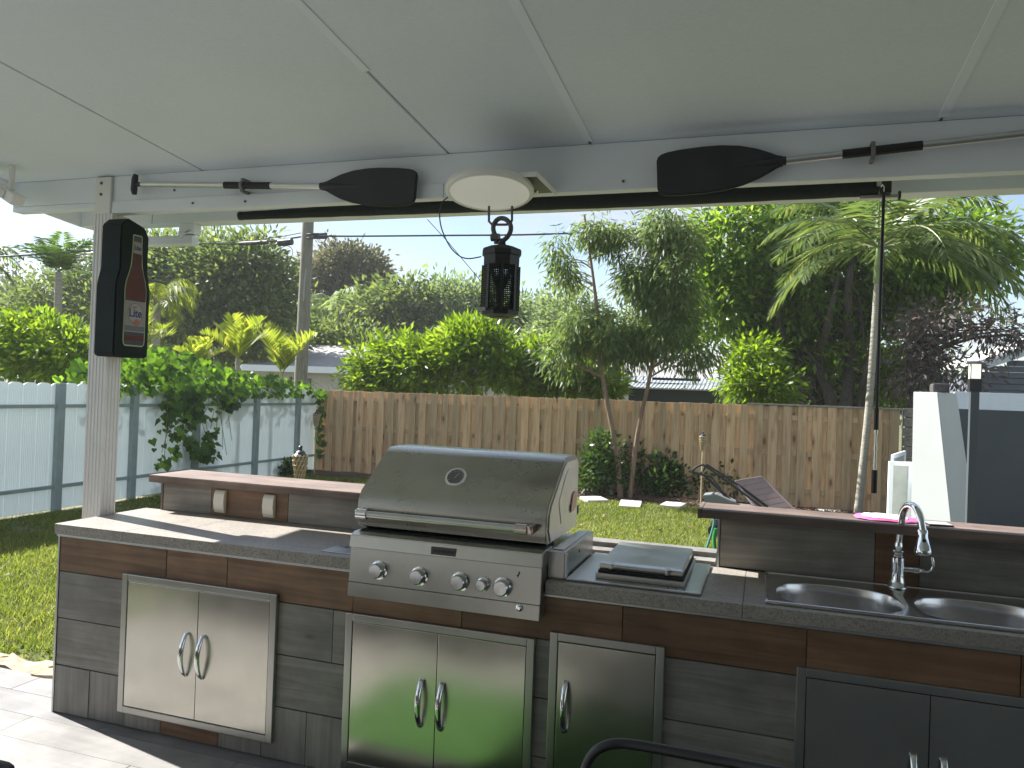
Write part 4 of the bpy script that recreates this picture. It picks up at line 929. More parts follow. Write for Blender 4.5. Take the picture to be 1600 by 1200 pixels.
# ================================================================== WOOD FENCE (back)
WY = 13.8
bf = empty('wood_board_fence', (-3.4, WY, GZ), 'tan pine board-on-board privacy fence across the back of the yard', 'fence')
def pine():
    m, n, b, o = newmat('weathered_pine_board'); v = coords(n, (9, 9, .9), rnd=61.0)
    t = node(n, 'ShaderNodeTexNoise', Scale=3.2, Detail=8.0, Roughness=.62, Distortion=.6); n.links.new(v, t.inputs['Vector'])
    c = ramp(n, t.outputs['Fac'], [(.3, (.38, .25, .14)), (.5, (.55, .38, .225)), (.7, (.66, .49, .31))])
    v2 = coords(n, (5.5, 5.5, 3.2), rnd=23.0); k = node(n, 'ShaderNodeTexVoronoi', Scale=1.0); n.links.new(v2, k.inputs['Vector'])
    kf = ramp(n, k.outputs['Distance'], [(.085, (1, 1, 1)), (.13, (0, 0, 0))]); c = mixcol(n, kf, c, (.12, .06, .03))
    kf2 = ramp(n, k.outputs['Distance'], [(.13, (.5, .5, .5)), (.30, (0, 0, 0))]); c = mixcol(n, kf2, c, (.24, .13, .065))
    t3 = node(n, 'ShaderNodeTexNoise', Scale=.9, Detail=5.0); v3 = coords(n, (1, 1, .5), rnd=9.0); n.links.new(v3, t3.inputs['Vector'])
    gf = ramp(n, t3.outputs['Fac'], [(.5, (0, 0, 0)), (.78, (.35, .35, .35))]); c = mixcol(n, gf, c, (.22, .215, .18))
    oi = n.nodes.new('ShaderNodeObjectInfo'); c = mixcol(n, 1.0, c, ramp(n, oi.outputs['Random'], [(0, (.70, .72, .70)), (.5, (1, .99, .96)), (1, (1.18, 1.12, 1.04))]), 'MULTIPLY')
    n.links.new(c, b.inputs['Base Color']); b.inputs['Roughness'].default_value = .8; bump(n, b, t.outputs['Fac'], .35, .006); return m
pinem = pine()
def bmesh_board(wd, th, h):
    mb = MB(); mb.box((-wd / 2, 0, 0), (wd / 2, th, h), bev=.004); me = bpy.data.meshes.new('board'); bmesh.ops.recalc_face_normals(mb.bm, faces=mb.bm.faces[:]); mb.bm.to_mesh(me); mb.bm.free(); me.materials.append(pinem); return me
bF = [bmesh_board(w_, .018, 1.0) for w_ in (.138, .142, .146)]; bB = bmesh_board(.145, .018, 1.0)
x = -8.72; i = 0
def ftop(x): return 1.545 + .055 * (x + 8.7) / 10.8
while x < 2.10:
    for kk in (0, 1):
        me = bF[i % 3] if kk == 0 else bB
        xx = x + kk * .1165
        if xx > 2.07: continue
        o = bpy.data.objects.new('fence_board', me); COL.objects.link(o)
        o.location = (xx + random.uniform(-.006, .006), WY + (0 if kk == 0 else .043), GZ - .03); o.rotation_euler = (0, R(random.uniform(-.28, .28)), 0)
        h_ = ftop(xx) - GZ + .03 + random.uniform(-.013, .010); o.scale = (1, 1, h_); parent(o, bf); o.matrix_parent_inverse = Matrix.Translation(-bf.location)
    x += .233; i += 1
for z in (.12, .75, 1.35): MB().box((-8.75, WY + .019, z), (2.1, WY + .042, z + .085)).build('fence_rail', pinem, bf)
MB().box((-.3, WY - .02, ftop(.5) + .002), (2.12, WY + .07, ftop(2) + .022), bev=.003).build('top_cap', simple('grey_cap_board', (.22, .21, .18), .8, nz=.3, nscale=9), bf)
# grey lattice stretch right of the boards
lf = empty('grey_slat_fence', (2.3, WY + .1, GZ), 'weathered grey horizontal slat fence right of the pine boards', 'fence')
gs = simple('weathered_grey_slat', (.30, .27, .23), .85, nz=.3, nscale=18, bmp=.5)
z = GZ + .03; k = 0
while z < 1.52:
    MB().box((2.13, WY + .05 + (k % 2) * .02, z), (2.9, WY + .075 + (k % 2) * .02, z + .14), bev=.004).build('slat', gs, lf); z += .158; k += 1
MB().box((2.9, WY + .04, GZ), (2.99, WY + .13, 1.62), bev=.004).build('slat_fence_post', gs, lf)
MB().box((2.1205, WY + .02, GZ), (2.13, WY + .10, 1.60)).build('slat_fence_edge', simple('dark_steel_edge', (.07, .08, .07), .5), lf)

# ================================================================== FOLIAGE
def norm_(a): return a / np.maximum(np.linalg.norm(a, axis=-1, keepdims=True), 1e-9)
def leaves(base, dirs, length, width, droop=0.0, fold=.25, jitter=.25, bend=.0):
    """rhombic leaves: base points, directions; returns verts, faces"""
    n = len(base); d = norm_(dirs + np.array([0, 0, -droop])); rv = RNG.normal(size=(n, 3)); s = norm_(np.cross(d, rv)); up = np.cross(s, d)
    L_ = (length * RNG.uniform(.65, 1.3, n))[:, None]; W_ = (width * RNG.uniform(.7, 1.25, n))[:, None]
    mid = base + d * L_ * .45
    a = base; b = mid + s * W_ * .5 + up * W_ * fold * .5; c = base + d * L_ - up * L_ * bend; e = mid - s * W_ * .5 + up * W_ * fold * .5
    v = np.stack([a, b, c, e], 1).reshape(-1, 3)
    return v
def quads(n): return np.arange(n * 4).reshape(-1, 4)
def n3(p, s, seed=0.0):
    x, y, z = p[:, 0] * s + seed, p[:, 1] * s - seed * .7, p[:, 2] * s + seed * .3
    return (np.sin(x + 1.9 * np.sin(y * .9)) + np.sin(y * 1.3 + 1.7 * np.sin(z * 1.1)) + np.sin(z * 1.2 + 1.8 * np.sin(x * .8))) / 3
def crown(ells, ncl, kl, ll, lw, spread, droop=.2, gap=.25, gs=2.2, seed=0., inner=.35, outward=.6, tone=None, fold=.3):
    """ells: (cx,cy,cz,rx,ry,rz). clusters of leaves through the volume, denser outside, thinned by noise"""
    E_ = np.array(ells, float); vol = (E_[:, 3] * E_[:, 4] * E_[:, 5]) ** .7; idx = RNG.choice(len(E_), ncl * 2, p=vol / vol.sum())
    dr = norm_(RNG.normal(size=(ncl * 2, 3))); r = (inner + (1 - inner) * RNG.random(ncl * 2) ** .6) * (1 + .12 * n3(dr * 3, 1.7, seed))
    C_ = E_[idx, :3] + dr * E_[idx, 3:] * r[:, None]
    keep = n3(C_, gs, seed) > -1 + 2 * gap * .9 - .25
    C_ = C_[keep][:ncl]; dr = dr[keep][:ncl]
    n = len(C_); B = np.repeat(C_, kl, 0); O = np.repeat(dr, kl, 0)
    off = RNG.normal(size=(n * kl, 3)) * spread
    D = norm_(off) * 1.0 + O * outward + RNG.normal(size=(n * kl, 3)) * .35
    v = leaves(B + off, D, ll, lw, droop, fold)
    tn = np.repeat(np.clip(RNG.normal(.5, .22, n), 0, 1), kl) * .6 + RNG.random(n * kl) * .4
    return v, np.repeat(tn, 4), C_
def foliage_obj(name, v, at, m, p, stuff=False):
    o = link(name, np_mesh(name, v, quads(len(v) // 4), None, at), m, p)
    return o
def limbs(mb, start, targets, r0, r1=.012, sag=.1):
    for t in targets:
        s = Vector(start); e = Vector(t); mid = s.lerp(e, .5) + Vector((random.uniform(-.1, .1), random.uniform(-.1, .1), (e - s).length * sag))
        pts = catm([s, mid, e], 5); mb.tube(pts, [r0 + (r1 - r0) * i / (len(pts) - 1) for i in range(len(pts))], 6, cap=False)
def tree(name, label, cat, base, trunk, tr, ells, lm, bm_, ncl, kl, ll, lw, spread, droop=.2, gap=.25, gs=2.2, seed=0., group=None, nl=14, inner=.35, r0=None, fork=None, outward=.6):
    t = empty(name, base, label, cat, group)
    mb = MB(); pts = catm([Vector(p) for p in trunk], 5); mb.tube(pts, [tr + (tr * .45 - tr) * i / (len(pts) - 1) for i in range(len(pts))], 9)
    v, at, C_ = crown(ells, ncl, kl, ll, lw, spread, droop, gap + .18, gs * 1.5, seed, inner, outward)
    sel = C_[RNG.choice(len(C_), min(nl, len(C_)), replace=False)] if nl else []
    fk = Vector(trunk[-1]) if fork is None else Vector(fork)
    for k_, c in enumerate(sel):
        i_ = min(len(pts) - 1, int(len(pts) * random.uniform(.55, 1)))
        limbs(mb, pts[i_], [c], tr * .4, .008)
    mb.build('trunk', bm_, t)
    foliage_obj('crown', v, at, lm, t)
    return t
def EP(px, py, Y, rx, ry, rd=None):     # an ellipsoid of foliage at real depth Y, radii given as seen and in depth
    c = PY(px, py, Y); k = (c - CAM).dot(fwd) / 1200.0
    return (c.x, c.y, c.z, rx * k, (rd if rd is not None else (rx + ry) / 2 * k), ry * k)

LM = {
 'hedge': leafmat('yellow_green_shrub_leaf', (.12, .21, .020), .5, .58, .4, tint=(.27, .37, .045), hue=(1.55, 1.45, .6)),
 'dark': leafmat('glossy_dark_green_leaf', (.040, .085, .020), .5, .42, .35, tint=(.12, .20, .03)),
 'gloss': leafmat('ficus_leaf', (.11, .20, .035), .55, .58, .3, tint=(.32, .42, .07)),
 'fine': leafmat('feathery_bottlebrush_leaf', (.125, .195, .07), .45, .52, .5, tint=(.32, .33, .12), hue=(1.35, 1.35, .75)),
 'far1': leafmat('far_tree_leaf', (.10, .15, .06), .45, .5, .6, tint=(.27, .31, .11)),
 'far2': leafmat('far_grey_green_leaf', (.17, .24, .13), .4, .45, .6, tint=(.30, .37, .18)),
 'rust': leafmat('rusty_seed_crown', (.13, .145, .075), .4, .35, .6, tint=(.24, .215, .11), hue=(1.2, 1.1, .8)),
 'palm': leafmat('palm_leaflet', (.09, .145, .05), .5, .45, .4, tint=(.24, .28, .10), hue=(1.4, 1.35, .8)),
 'palmy': leafmat('yellowish_palm_leaflet', (.17, .23, .035), .4, .5, .4, tint=(.34, .36, .07)),
 'vine': leafmat('vine_leaf', (.060, .135, .018), .5, .5, .42, tint=(.17, .30, .03)),
 'purple': leafmat('bronze_purple_leaf', (.15, .13, .125), .4, .35, .5, tint=(.25, .21, .18), hue=(1.2, 1, .9)),
 'bush': leafmat('clusia_leaf', (.045, .095, .025), .5, .35, .25, tint=(.13, .20, .05)),
}
BK = {'brown': bark('brown_bark', (.14, .09, .06), (.26, .175, .12)), 'grey': bark('grey_bark', (.10, .09, .075), (.22, .2, .17)), 'dark': bark('dark_bark', (.045, .038, .03), (.11, .095, .08)),
      'palm': bark('ringed_palm_trunk', (.20, .19, .155), (.36, .34, .28), sc=(2, 2, 14), bmp=.6)}

# --- palms
def frond(root, d, length, curl, nl, ll, lw, droop, mat_, p, hang=.35, nm='frond', vee=.5):
    """one feather frond: rachis arching over, two rows of leaflets"""
    d = Vector(d).normalized(); pts = []; pos = Vector(root); cur = d.copy(); seg = 14
    for i in range(seg + 1):
        pts.append(pos.copy()); cur = (cur + Vector((0, 0, -curl * (i + 2) / seg / 5))).normalized(); pos = pos + cur * (length / seg)
    V_ = []; A_ = []
    for i in range(nl):
        t = .10 + .9 * i / (nl - 1); f_ = t * seg; a = int(min(f_, seg - 1)); fr = f_ - a
        c = pts[a].lerp(pts[a + 1], fr); tan = (pts[a + 1] - pts[a]).normalized(); side = tan.cross(Vector((0, 0, 1)))
        side = side.normalized() if side.length > .05 else Vector((1, 0, 0)); up = side.cross(tan)
        k = math.sin(math.pi * min(1, .12 + t * .88)) ** .55
        for s in (-1, 1):
            dd = (side * s * .9 + tan * .62 + up * (vee - hang * .6) + Vector((0, 0, -hang)) + Vector([random.gauss(0, .07) for _ in range(3)])).normalized()
            l_ = ll * k * random.uniform(.85, 1.1); wv = tan * lw * .5 + up * lw * .12
            m1 = c + dd * l_ * .45; dd2 = (dd + Vector((0, 0, -droop))).normalized(); tip = m1 + dd2 * l_ * .55
            V_ += [c, m1 + wv, tip, m1 - wv]; A_ += [min(1, max(0, random.gauss(.5, .22)))] * 4
    # rachis as a narrow three-sided strip of quads
    for i in range(seg):
        r_a = .016 * length / 2 * (1 - i / seg) + .003; r_b = .016 * length / 2 * (1 - (i + 1) / seg) + .003
        q = [Vector((0, 0, 1)), Vector((.87, 0, -.5)), Vector((-.87, 0, -.5))]
        for k in range(3):
            a_, b_ = q[k], q[(k + 1) % 3]
            V_ += [pts[i] + a_ * r_a, pts[i] + b_ * r_a, pts[i + 1] + b_ * r_b, pts[i + 1] + a_ * r_b]; A_ += [.9] * 4
    V_ = np.array([tuple(v_) for v_ in V_]); return foliage_obj(nm, V_, A_, mat_, p)
def palm(label, base, top, tr, nfr, length, curl, nl, ll, lw, mat_, hang=.3, shaft=None, group=None, lo=-.1, hi=1.3, dirs=None, bk='palm', droop=.4, az0=0., spreadaz=6.283):
    t = empty('palm_tree', base, label, 'palm tree', group)
    b = Vector(base); e = Vector(top); pts = catm([b, b.lerp(e, .5) + Vector((.03, 0, 0)), e], 8); mb = MB(); n_ = len(pts)
    # ringed trunk
    pp = []; rr = []
    for i in range(n_ - 1):
        for k in range(3):
            pp.append(pts[i].lerp(pts[i + 1], k / 3)); rr.append(tr * (1.12 - .25 * i / n_) * (1.03 if k == 0 else .985) * (1.35 if i == 0 and k == 0 else 1))
    pp.append(pts[-1]); rr.append(tr * .85)
    mb.tube(pp, rr, 12); mb.build('trunk', BK[bk], t)
    if shaft:
        MB().tube([e - Vector((0, 0, .02)), e + Vector((0, 0, shaft * .5)), e + Vector((0, 0, shaft))], [tr * 1.15, tr * 1.0, tr * .45], 12).build('crown_shaft', simple('green_crown_shaft', (.16, .22, .07), .4, nz=.2), t)
        e = e + Vector((0, 0, shaft * .9))
    for i in range(nfr):
        if dirs and i < len(dirs): az, el_, ln = dirs[i]
        else: az = az0 + spreadaz * i / nfr + random.uniform(-.25, .25); el_ = random.uniform(lo, hi); ln = length * random.uniform(.8, 1.05)
        d = (math.cos(az) * math.cos(el_), math.sin(az) * math.cos(el_), math.sin(el_))
        frond(e, d, ln, curl, nl, ll, lw, droop, mat_, t, hang)
    return t

# slim palm in front of the fence, right
b_ = PY(1340, 797, 13.3); b_.z = GZ; tpp = PY(1371, 440, 13.3)
D2 = [(2.9, .95, 2.0), (.6, 1.1, 2.0), (-.9, .8, 2.2), (-.6, .15, 2.4), (.25, .05, 2.5), (2.6, .6, 2.0), (-2.3, .5, 2.0), (math.pi * .96, -.05, 2.1), (math.pi * 1.25, .20, 2.0), (math.pi * .8, .35, 2.0), (math.pi * 1.08, .65, 2.0), (0.05, .28, 2.3), (-.35, .48, 2.3), (.4, .60, 2.3), (.1, .9, 2.1), (-1.2, .35, 2.1), (-1.7, .75, 1.9), (1.4, .6, 2.0), (2.1, .9, 1.8), (-.15, .05, 2.2)]
palm('slim palm with pale ringed trunk and long drooping fronds before the board fence', b_, tpp, .055, len(D2), 2.2, 1.0, 36, .70, .044, LM['palm'], hang=.42, shaft=.6, dirs=D2, droop=.24)
# twin-stemmed feathery trees before the board fence
def feathery(label, trunk_px, Yd, ells, seed, ncl, r):
    bpt = PY(trunk_px[0][0], trunk_px[0][1], Yd); bpt.z = GZ
    tr_ = [bpt] + [PY(a, b, Yd) for a, b in trunk_px[1:]]
    t = empty('feathery_tree', bpt, label, 'tree', 'young feathery trees before the board fence')
    mb = MB(); pts = catm(tr_, 6); mb.tube(pts, [r * (1.25 - .85 * i / (len(pts) - 1)) for i in range(len(pts))], 10)
    v, at, C_ = crown([EP(a, b, Yd + dy, rx, ry) for a, b, rx, ry, dy in ells], ncl, 17, .15, .030, .10, droop=1.25, gap=.62, gs=4.2, seed=seed, inner=.05, outward=.35)
    sel = C_[RNG.choice(len(C_), 70, replace=False)]
    for c in sel:
        c = Vector(c); bi = min(range(len(pts)), key=lambda i: (pts[i] - c).length + (2.0 if pts[i].z > c.z - .1 else 0)); limbs(mb, pts[bi], [c], .013, .003, .12)
    mb.build('trunk', BK['brown'], t); foliage_obj('crown', v, at, LM['fine'], t)
feathery('young feathery tree with thin red-brown stem, left one of the pair', [(970, 776), (962, 700), (942, 590), (935, 500), (925, 420), (913, 335)], 13.2,
         [(868, 385, 24, 40, 0), (925, 355, 36, 30, 0), (882, 430, 22, 36, .1), (905, 520, 44, 42, 0), (880, 560, 36, 36, -.1), (955, 540, 38, 54, .1), (955, 370, 34, 28, .1), (985, 385, 24, 36, .1)], 3.1, 430, .042)
feathery('young feathery tree with leaning stem and fuller crown, right one of the pair', [(984, 776), (996, 680), (1015, 590), (1028, 510), (1040, 430), (1045, 360)], 13.22,
         [(1040, 365, 42, 42, 0), (1005, 440, 42, 46, 0), (1045, 520, 52, 52, .1), (1000, 535, 40, 36, .2), (1055, 445, 42, 52, 0), (1078, 550, 40, 30, 0), (1080, 400, 26, 36, 0)], 8.4, 820, .036)
# clusia bushes in the bed
def bush(px, py, w_, h_, n_, lab_, seed, mt='bush', ll=.11, lw=.062, dy=0):
    b = PZ(px, py, GZ); k = (b - CAM).dot(fwd) / 1200
    hh = h_ * k; ww = w_ * k / 2
    t = empty('bush', b, lab_, 'bush', 'broad-leaved bushes before the board fence')
    ells = [(b.x, b.y + dy, b.z + hh * .5, ww * .72, min(ww, .33), hh * .48), (b.x - ww * .35, b.y, b.z + hh * .33, ww * .62, min(ww, .3), hh * .32), (b.x + ww * .4, b.y, b.z + hh * .32, ww * .6, min(ww, .3), hh * .3), (b.x + ww * .1, b.y, b.z + hh * .8, ww * .35, .18, hh * .22)]
    mb = MB()
    v, at, C_ = crown(ells, n_, 7, ll, lw, .06, droop=-.25, gap=.26, gs=4.5, seed=seed, inner=.1, outward=.5)
    for c in C_[RNG.choice(len(C_), 14, replace=False)]: limbs(mb, b, [c], .012, .005)
    mb.build('stem', BK['brown'], t); foliage_obj('foliage', v, at, LM[mt], t)
bush(938, 776, 85, 105, 230, 'tall broad-leaved bush left of the feathery tree stems', 1)
bush(990, 772, 62, 95, 190, 'upright bush just right of the feathery tree stems', 2)
bush(1038, 778, 78, 66, 190, 'low rounded bush between the paver stones and the fence', 3)
bush(1126, 782, 100, 58, 220, 'low bush behind the black metal handle frame', 4)
bush(1060, 770, 26, 80, 60, 'thin upright bush sprig beside the low rounded bush', 5)
bush(446, 742, 44, 18, 60, 'tiny weed bush at the foot of the white fence by the torch', 6)

# large dark multi-stem tree on the right behind the fence
ty = 17.0
bt = PY(1225, 640, ty); bt.z = GZ
t = empty('ficus_tree', bt, 'large dense glossy-leaved tree with several trunks behind the board fence', 'tree')
mb = MB()
for q in ([(1232, 640), (1222, 560), (1215, 500), (1190, 420), (1170, 370)], [(1250, 640), (1246, 560), (1243, 480), (1255, 400), (1262, 350)], [(1322, 640), (1328, 560), (1325, 490), (1330, 420), (1350, 350)], [(1300, 640), (1280, 570), (1295, 500), (1310, 430)], [(1345, 640), (1362, 560), (1370, 500), (1400, 430)]):
    P_ = [PY(a, b, ty + random.uniform(-.4, .4)) for a, b in q]; P_.insert(0, Vector((P_[0].x, P_[0].y, GZ - .1))); pts = catm(P_, 5)
    mb.tube(pts, [.15 * (1 - .7 * i / (len(pts) - 1)) for i in range(len(pts))], 9)
ell = [EP(a, b, ty + dy, rx, ry) for a, b, rx, ry, dy in [(1160, 400, 85, 85, 0), (1230, 345, 110, 70, .3), (1130, 480, 75, 60, 0), (1340, 360, 120, 75, .5), (1450, 400, 110, 85, .3), (1530, 395, 65, 60, .2), (1200, 470, 95, 75, .3), (1300, 450, 110, 80, .8), (1410, 480, 80, 60, .8), (1195, 550, 65, 55, .5), (1290, 560, 110, 70, 1.2), (1390, 570, 70, 60, 1.2), (1110, 385, 40, 55, 0)]]
v, at, C_ = crown(ell, 4200, 8, .20, .075, .17, droop=.75, gap=.46, gs=2.3, seed=5.0, inner=.3)
for c in C_[RNG.choice(len(C_), 60, replace=False)]:
    c = Vector(c); s = Vector((bt.x + random.uniform(-.3, 1.6), ty, max(1.2, c.z - random.uniform(.8, 2.2)))); limbs(mb, s, [c], .035, .01)
mb.build('trunk', BK['dark'], t); foliage_obj('crown', v, at, LM['gloss'], t)
# bright sunlit under-shrub below it
tree('shrub', 'bright yellow-green shrub at the foot of the big dark tree', 'shrub', PY(1160, 640, 15.2), [PY(1160, 645, 15.2), PY(1165, 600, 15.2)], .04, [EP(1165, 598, 15.2, 36, 32), EP(1205, 608, 15.2, 42, 26), EP(1175, 560, 15.5, 40, 25)], LM['hedge'], BK['grey'], 420, 8, .16, .055, .12, droop=.5, seed=2.2)
# bronze leaved tree far right
tree('bronze_tree', 'bronze-purple leaved tree spreading low toward the right edge', 'tree', PY(1420, 630, 16), [PY(1432, 640, 16), PY(1420, 580, 16), PY(1440, 530, 16)], .07,
     [EP(1470, 505, 16, 80, 30), EP(1540, 520, 16, 65, 24), EP(1600, 525, 16, 45, 18), EP(1440, 545, 16, 60, 34), EP(1500, 580, 15.8, 60, 28), EP(1420, 590, 15.8, 40, 30)], LM['purple'], BK['dark'], 480, 7, .16, .042, .15, droop=.6, gap=.46, gs=3.0, seed=7.7, nl=40, inner=.05)
# hedge of bright shrubs over the board fence
for k_, (lab_, e_, s_, n_) in enumerate([
    ('wide bright green hedge shrub behind the fence, below the bug zapper', [(740, 545, 85, 42), (700, 570, 80, 45), (790, 580, 60, 35), (730, 520, 40, 22), (660, 575, 60, 40)], 1.3, 900),
    ('bright green shrub sprawling over the fence left of the bug zapper', [(600, 575, 60, 42), (570, 590, 40, 30), (640, 545, 50, 25), (625, 600, 60, 24)], 4.5, 560),
    ('sunlit yellow-green shrub behind the fence left of the feathery trees', [(870, 575, 60, 40), (920, 590, 50, 32), (840, 555, 30, 22), (945, 605, 26, 18), (825, 600, 40, 26)], 6.6, 560)]):
    Yh = 15.0 + .2 * k_
    tree('shrub', lab_, 'shrub', PY(e_[0][0], 640, Yh), [PY(e_[0][0], 660, Yh), PY(e_[0][0], e_[0][1] + 20, Yh)], .05, [EP(a, b, Yh, c, d) for a, b, c, d in e_], LM['hedge'], BK['grey'], n_, 9, .20, .058, .09, droop=.1, gap=.30, gs=3.0, seed=s_, inner=.2, group='bright shrubs behind the board fence')
# shrub far left above the white fence
tree('shrub', 'bright round shrub rising above the white fence at the left edge', 'shrub', PY(60, 640, 10.5), [PY(60, 660, 10.5), PY(60, 560, 10.5)], .05, [EP(50, 530, 10.5, 80, 48), EP(110, 550, 10.5, 60, 45), EP(10, 545, 10.3, 60, 50), EP(180, 570, 10.8, 60, 35), EP(70, 570, 10.5, 90, 30)], LM['hedge'], BK['grey'], 800, 9, .15, .06, .075, droop=.15, gap=.22, gs=4, seed=3.3, inner=.2)

# vine over the white fence
vn = empty('vine', (-8.75, 10, 1.5), 'heart-leaved green vine climbing over the white fence and hanging down it', 'vine')
Pn = 2600
def cl(n_, x0, x1, y0, y1, z0, z1): return np.stack([RNG.uniform(x0, x1, n_), RNG.uniform(y0, y1, n_), RNG.uniform(z0, z1, n_)], 1)
top_ = cl(2300, -9.5, -8.55, 8.2, 13.9, 1.42, 2.2); hcap = 2.08 + .13 * np.sin(top_[:, 1] * 2.1) - .30 * np.clip(top_[:, 1] - 11.2, 0, 1.2) - .25 * np.abs(top_[:, 0] + 9.0) ; top_ = top_[top_[:, 2] < hcap]
hang = cl(1500, -8.72, -8.42, 9.15, 11.3, .35, 1.6)
cyv = 10.15 + .15 * np.sin(hang[:, 2] * 5); half = .12 + .85 * np.clip((hang[:, 2] - .35) / 1.2, 0, 1) ** 1.0
kk = (np.abs(hang[:, 1] - cyv) < half) & (n3(hang, 5.0, 2.0) > -.25); hang = hang[kk]
low = cl(26, -8.7, -8.6, 9.2, 9.75, .3, 1.1); low2 = cl(70, -8.62, -8.5, 13.5, 13.72, .2, 1.5)
base_ = np.concatenate([top_, hang, low, low2])
def heart(base, sz, m):
    n = len(base); fc = norm_(np.stack([np.full(n, .75), RNG.normal(-.35, .4, n), RNG.normal(.45, .35, n)], 1)); dn = norm_(np.stack([RNG.normal(0, .25, n), RNG.normal(0, .4, n), np.full(n, -1.)], 1))
    dn = norm_(dn - fc * np.sum(dn * fc, 1, keepdims=True)); sd_ = np.cross(fc, dn); s = (sz * RNG.uniform(.6, 1.3, n))[:, None]
    o = base; P_ = [o, o - dn * s * .18 + sd_ * s * .28 - fc * s * .05, o + dn * s * .15 + sd_ * s * .50 - fc * s * .12, o + dn * s * .85, o + dn * s * .15 - sd_ * s * .50 - fc * s * .12, o - dn * s * .18 - sd_ * s * .28 - fc * s * .05]
    V_ = np.stack(P_, 1).reshape(-1, 3); i = np.arange(n)[:, None] * 6
    F_ = np.concatenate([i + np.array([0, 1, 2, 3]), i + np.array([0, 3, 4, 5])], 0); return V_, F_, np.repeat(np.clip(RNG.normal(.5, .25, n), 0, 1), 6)
V_, F_, A_ = heart(base_, .115, None)
o = link('leaves', np_mesh('leaves', V_, F_, None, A_), LM['vine'], vn)
mb = MB()
for k in range(34):
    y0 = random.uniform(8.8, 13.6); s = Vector((-8.9, y0, 1.6)); 
    if k < 20: y0 = random.uniform(9.5, 10.9); s = Vector((-8.75, y0, 1.6)); mb.tube(catm([s, s + Vector((.15, random.uniform(-.2, .2), -.3)), s + Vector((.14, random.uniform(-.3, .3), -random.uniform(.6, 1.2)))], 6), .005, 5)
    else: mb.tube(catm([s, s + Vector((.25, random.uniform(.2, .5), .12)), s + Vector((.3, random.uniform(.5, 1.1), -.05 - random.uniform(0, .25)))], 6), .004, 5)
mb.build('stem', simple('pale_vine_stem', (.20, .22, .10), .7), vn)
# palms rising behind the white fence (leaflets bright yellow)
for k_, (px, py, Yd, ln, lab_, nf, mt_) in enumerate([(372, 560, 12.5, 1.15, 'low bright palm fan behind the vine, left one', 8, 'palmy'), (440, 585, 14.8, 1.5, 'low bright palm between vine and utility pole', 9, 'palmy'), (205, 560, 13.5, 1.6, 'sunlit palm tuft just right of the bottle sign', 7, 'palmy'), (310, 575, 11.6, .8, 'small pale palm tuft sticking out of the vine', 6, 'palmy')]):
    e = PY(px, py, Yd); b = Vector((e.x, e.y, GZ))
    palm(lab_, b, e, .05, nf, ln * .85, .38, 18, .46 * ln / 1.3, .07, LM[mt_], hang=-.1, lo=.7, hi=1.4, droop=.1, group='low palms behind the white fence')
# areca-like palm clump with hanging yellow fronds, right of sign
e = PY(245, 470, 17); palm('yellow-green palm with hanging fronds right of the bottle sign', Vector((e.x, e.y, GZ)), e, .12, 18, 1.5, 1.9, 26, .55, .05, LM['palmy'], hang=.7, lo=.1, hi=1.2, droop=.8)
e = PY(92, 425, 14); palm('feather palm above the shrub at the far left', Vector((e.x, e.y, GZ)), e, .09, 16, 1.3, .6, 26, .42, .042, LM['dark'], hang=.25, lo=.35, hi=1.45, droop=.3)
e = PY(-45, 400, 13); palm('palm frond reaching in at the left edge of the photo', Vector((e.x, e.y, GZ)), e, .12, 14, 1.3, 1.2, 24, .4, .04, LM['palm'], hang=.5, lo=-.1, hi=.9)
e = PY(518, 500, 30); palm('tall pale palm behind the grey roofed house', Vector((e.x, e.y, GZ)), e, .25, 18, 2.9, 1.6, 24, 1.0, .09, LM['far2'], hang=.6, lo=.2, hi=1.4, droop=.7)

# --- background trees
def bgt(name, label, Yd, e_, lm, bk, ncl, ll, lw, spread, seed, gap=.2, gs=1.1, tr=.2, nl=20, kl=9, droop=.2, inner=.3, base=None, group='trees beyond the fences'):
    bx_, by_ = base or (e_[0][0], e_[0][1] + 60)
    g0 = PY(bx_, 600, Yd); g0.z = GZ
    tree(name, label, 'tree', g0, [g0, PY(bx_, (590 + by_) / 2, Yd), PY(bx_, by_, Yd)], tr, [EP(a, b, Yd + (q[0] if q else 0), c, d) for a, b, c, d, *q in e_], LM[lm], BK[bk], ncl, kl, ll, lw, spread, droop, gap, gs, seed, group, nl, inner)
bgt('broad_tree', 'broad dark spreading tree with layered foliage left of the utility pole', 23, [(300, 430, 95, 62), (370, 450, 90, 75), (250, 470, 70, 70), (400, 410, 45, 45), (420, 500, 60, 55), (330, 520, 90, 45), (250, 400, 40, 35), (440, 450, 25, 30)], 'far1', 'dark', 2600, .26, .11, .26, 1.9, gap=.16)
bgt('round_tree', 'tall rounded tree with rusty brown crown and visible branches', 34, [(540, 425, 62, 36), (500, 440, 40, 40), (580, 440, 30, 28), (560, 410, 40, 20), (540, 400, 30, 14)], 'rust', 'dark', 950, .26, .12, .26, 4.2, gap=.26, nl=90, tr=.28, base=(545, 470), inner=.5)
bgt('leafy_tree', 'dark leafy tree between the rusty tree and the far pale trees', 30, [(600, 490, 55, 40), (640, 470, 50, 28), (570, 520, 50, 40), (480, 520, 35, 50), (650, 520, 60, 45)], 'far1', 'dark', 1100, .28, .12, .3, 6.1, gap=.22)
bgt('pale_tree', 'hazy pale green tree crown behind the bug zapper', 31, [(720, 480, 70, 42), (670, 510, 60, 50), (780, 500, 60, 45), (830, 510, 55, 42), (730, 535, 110, 50), (690, 460, 30, 22)], 'far2', 'grey', 2600, .25, .10, .26, 8.8, gap=.16)
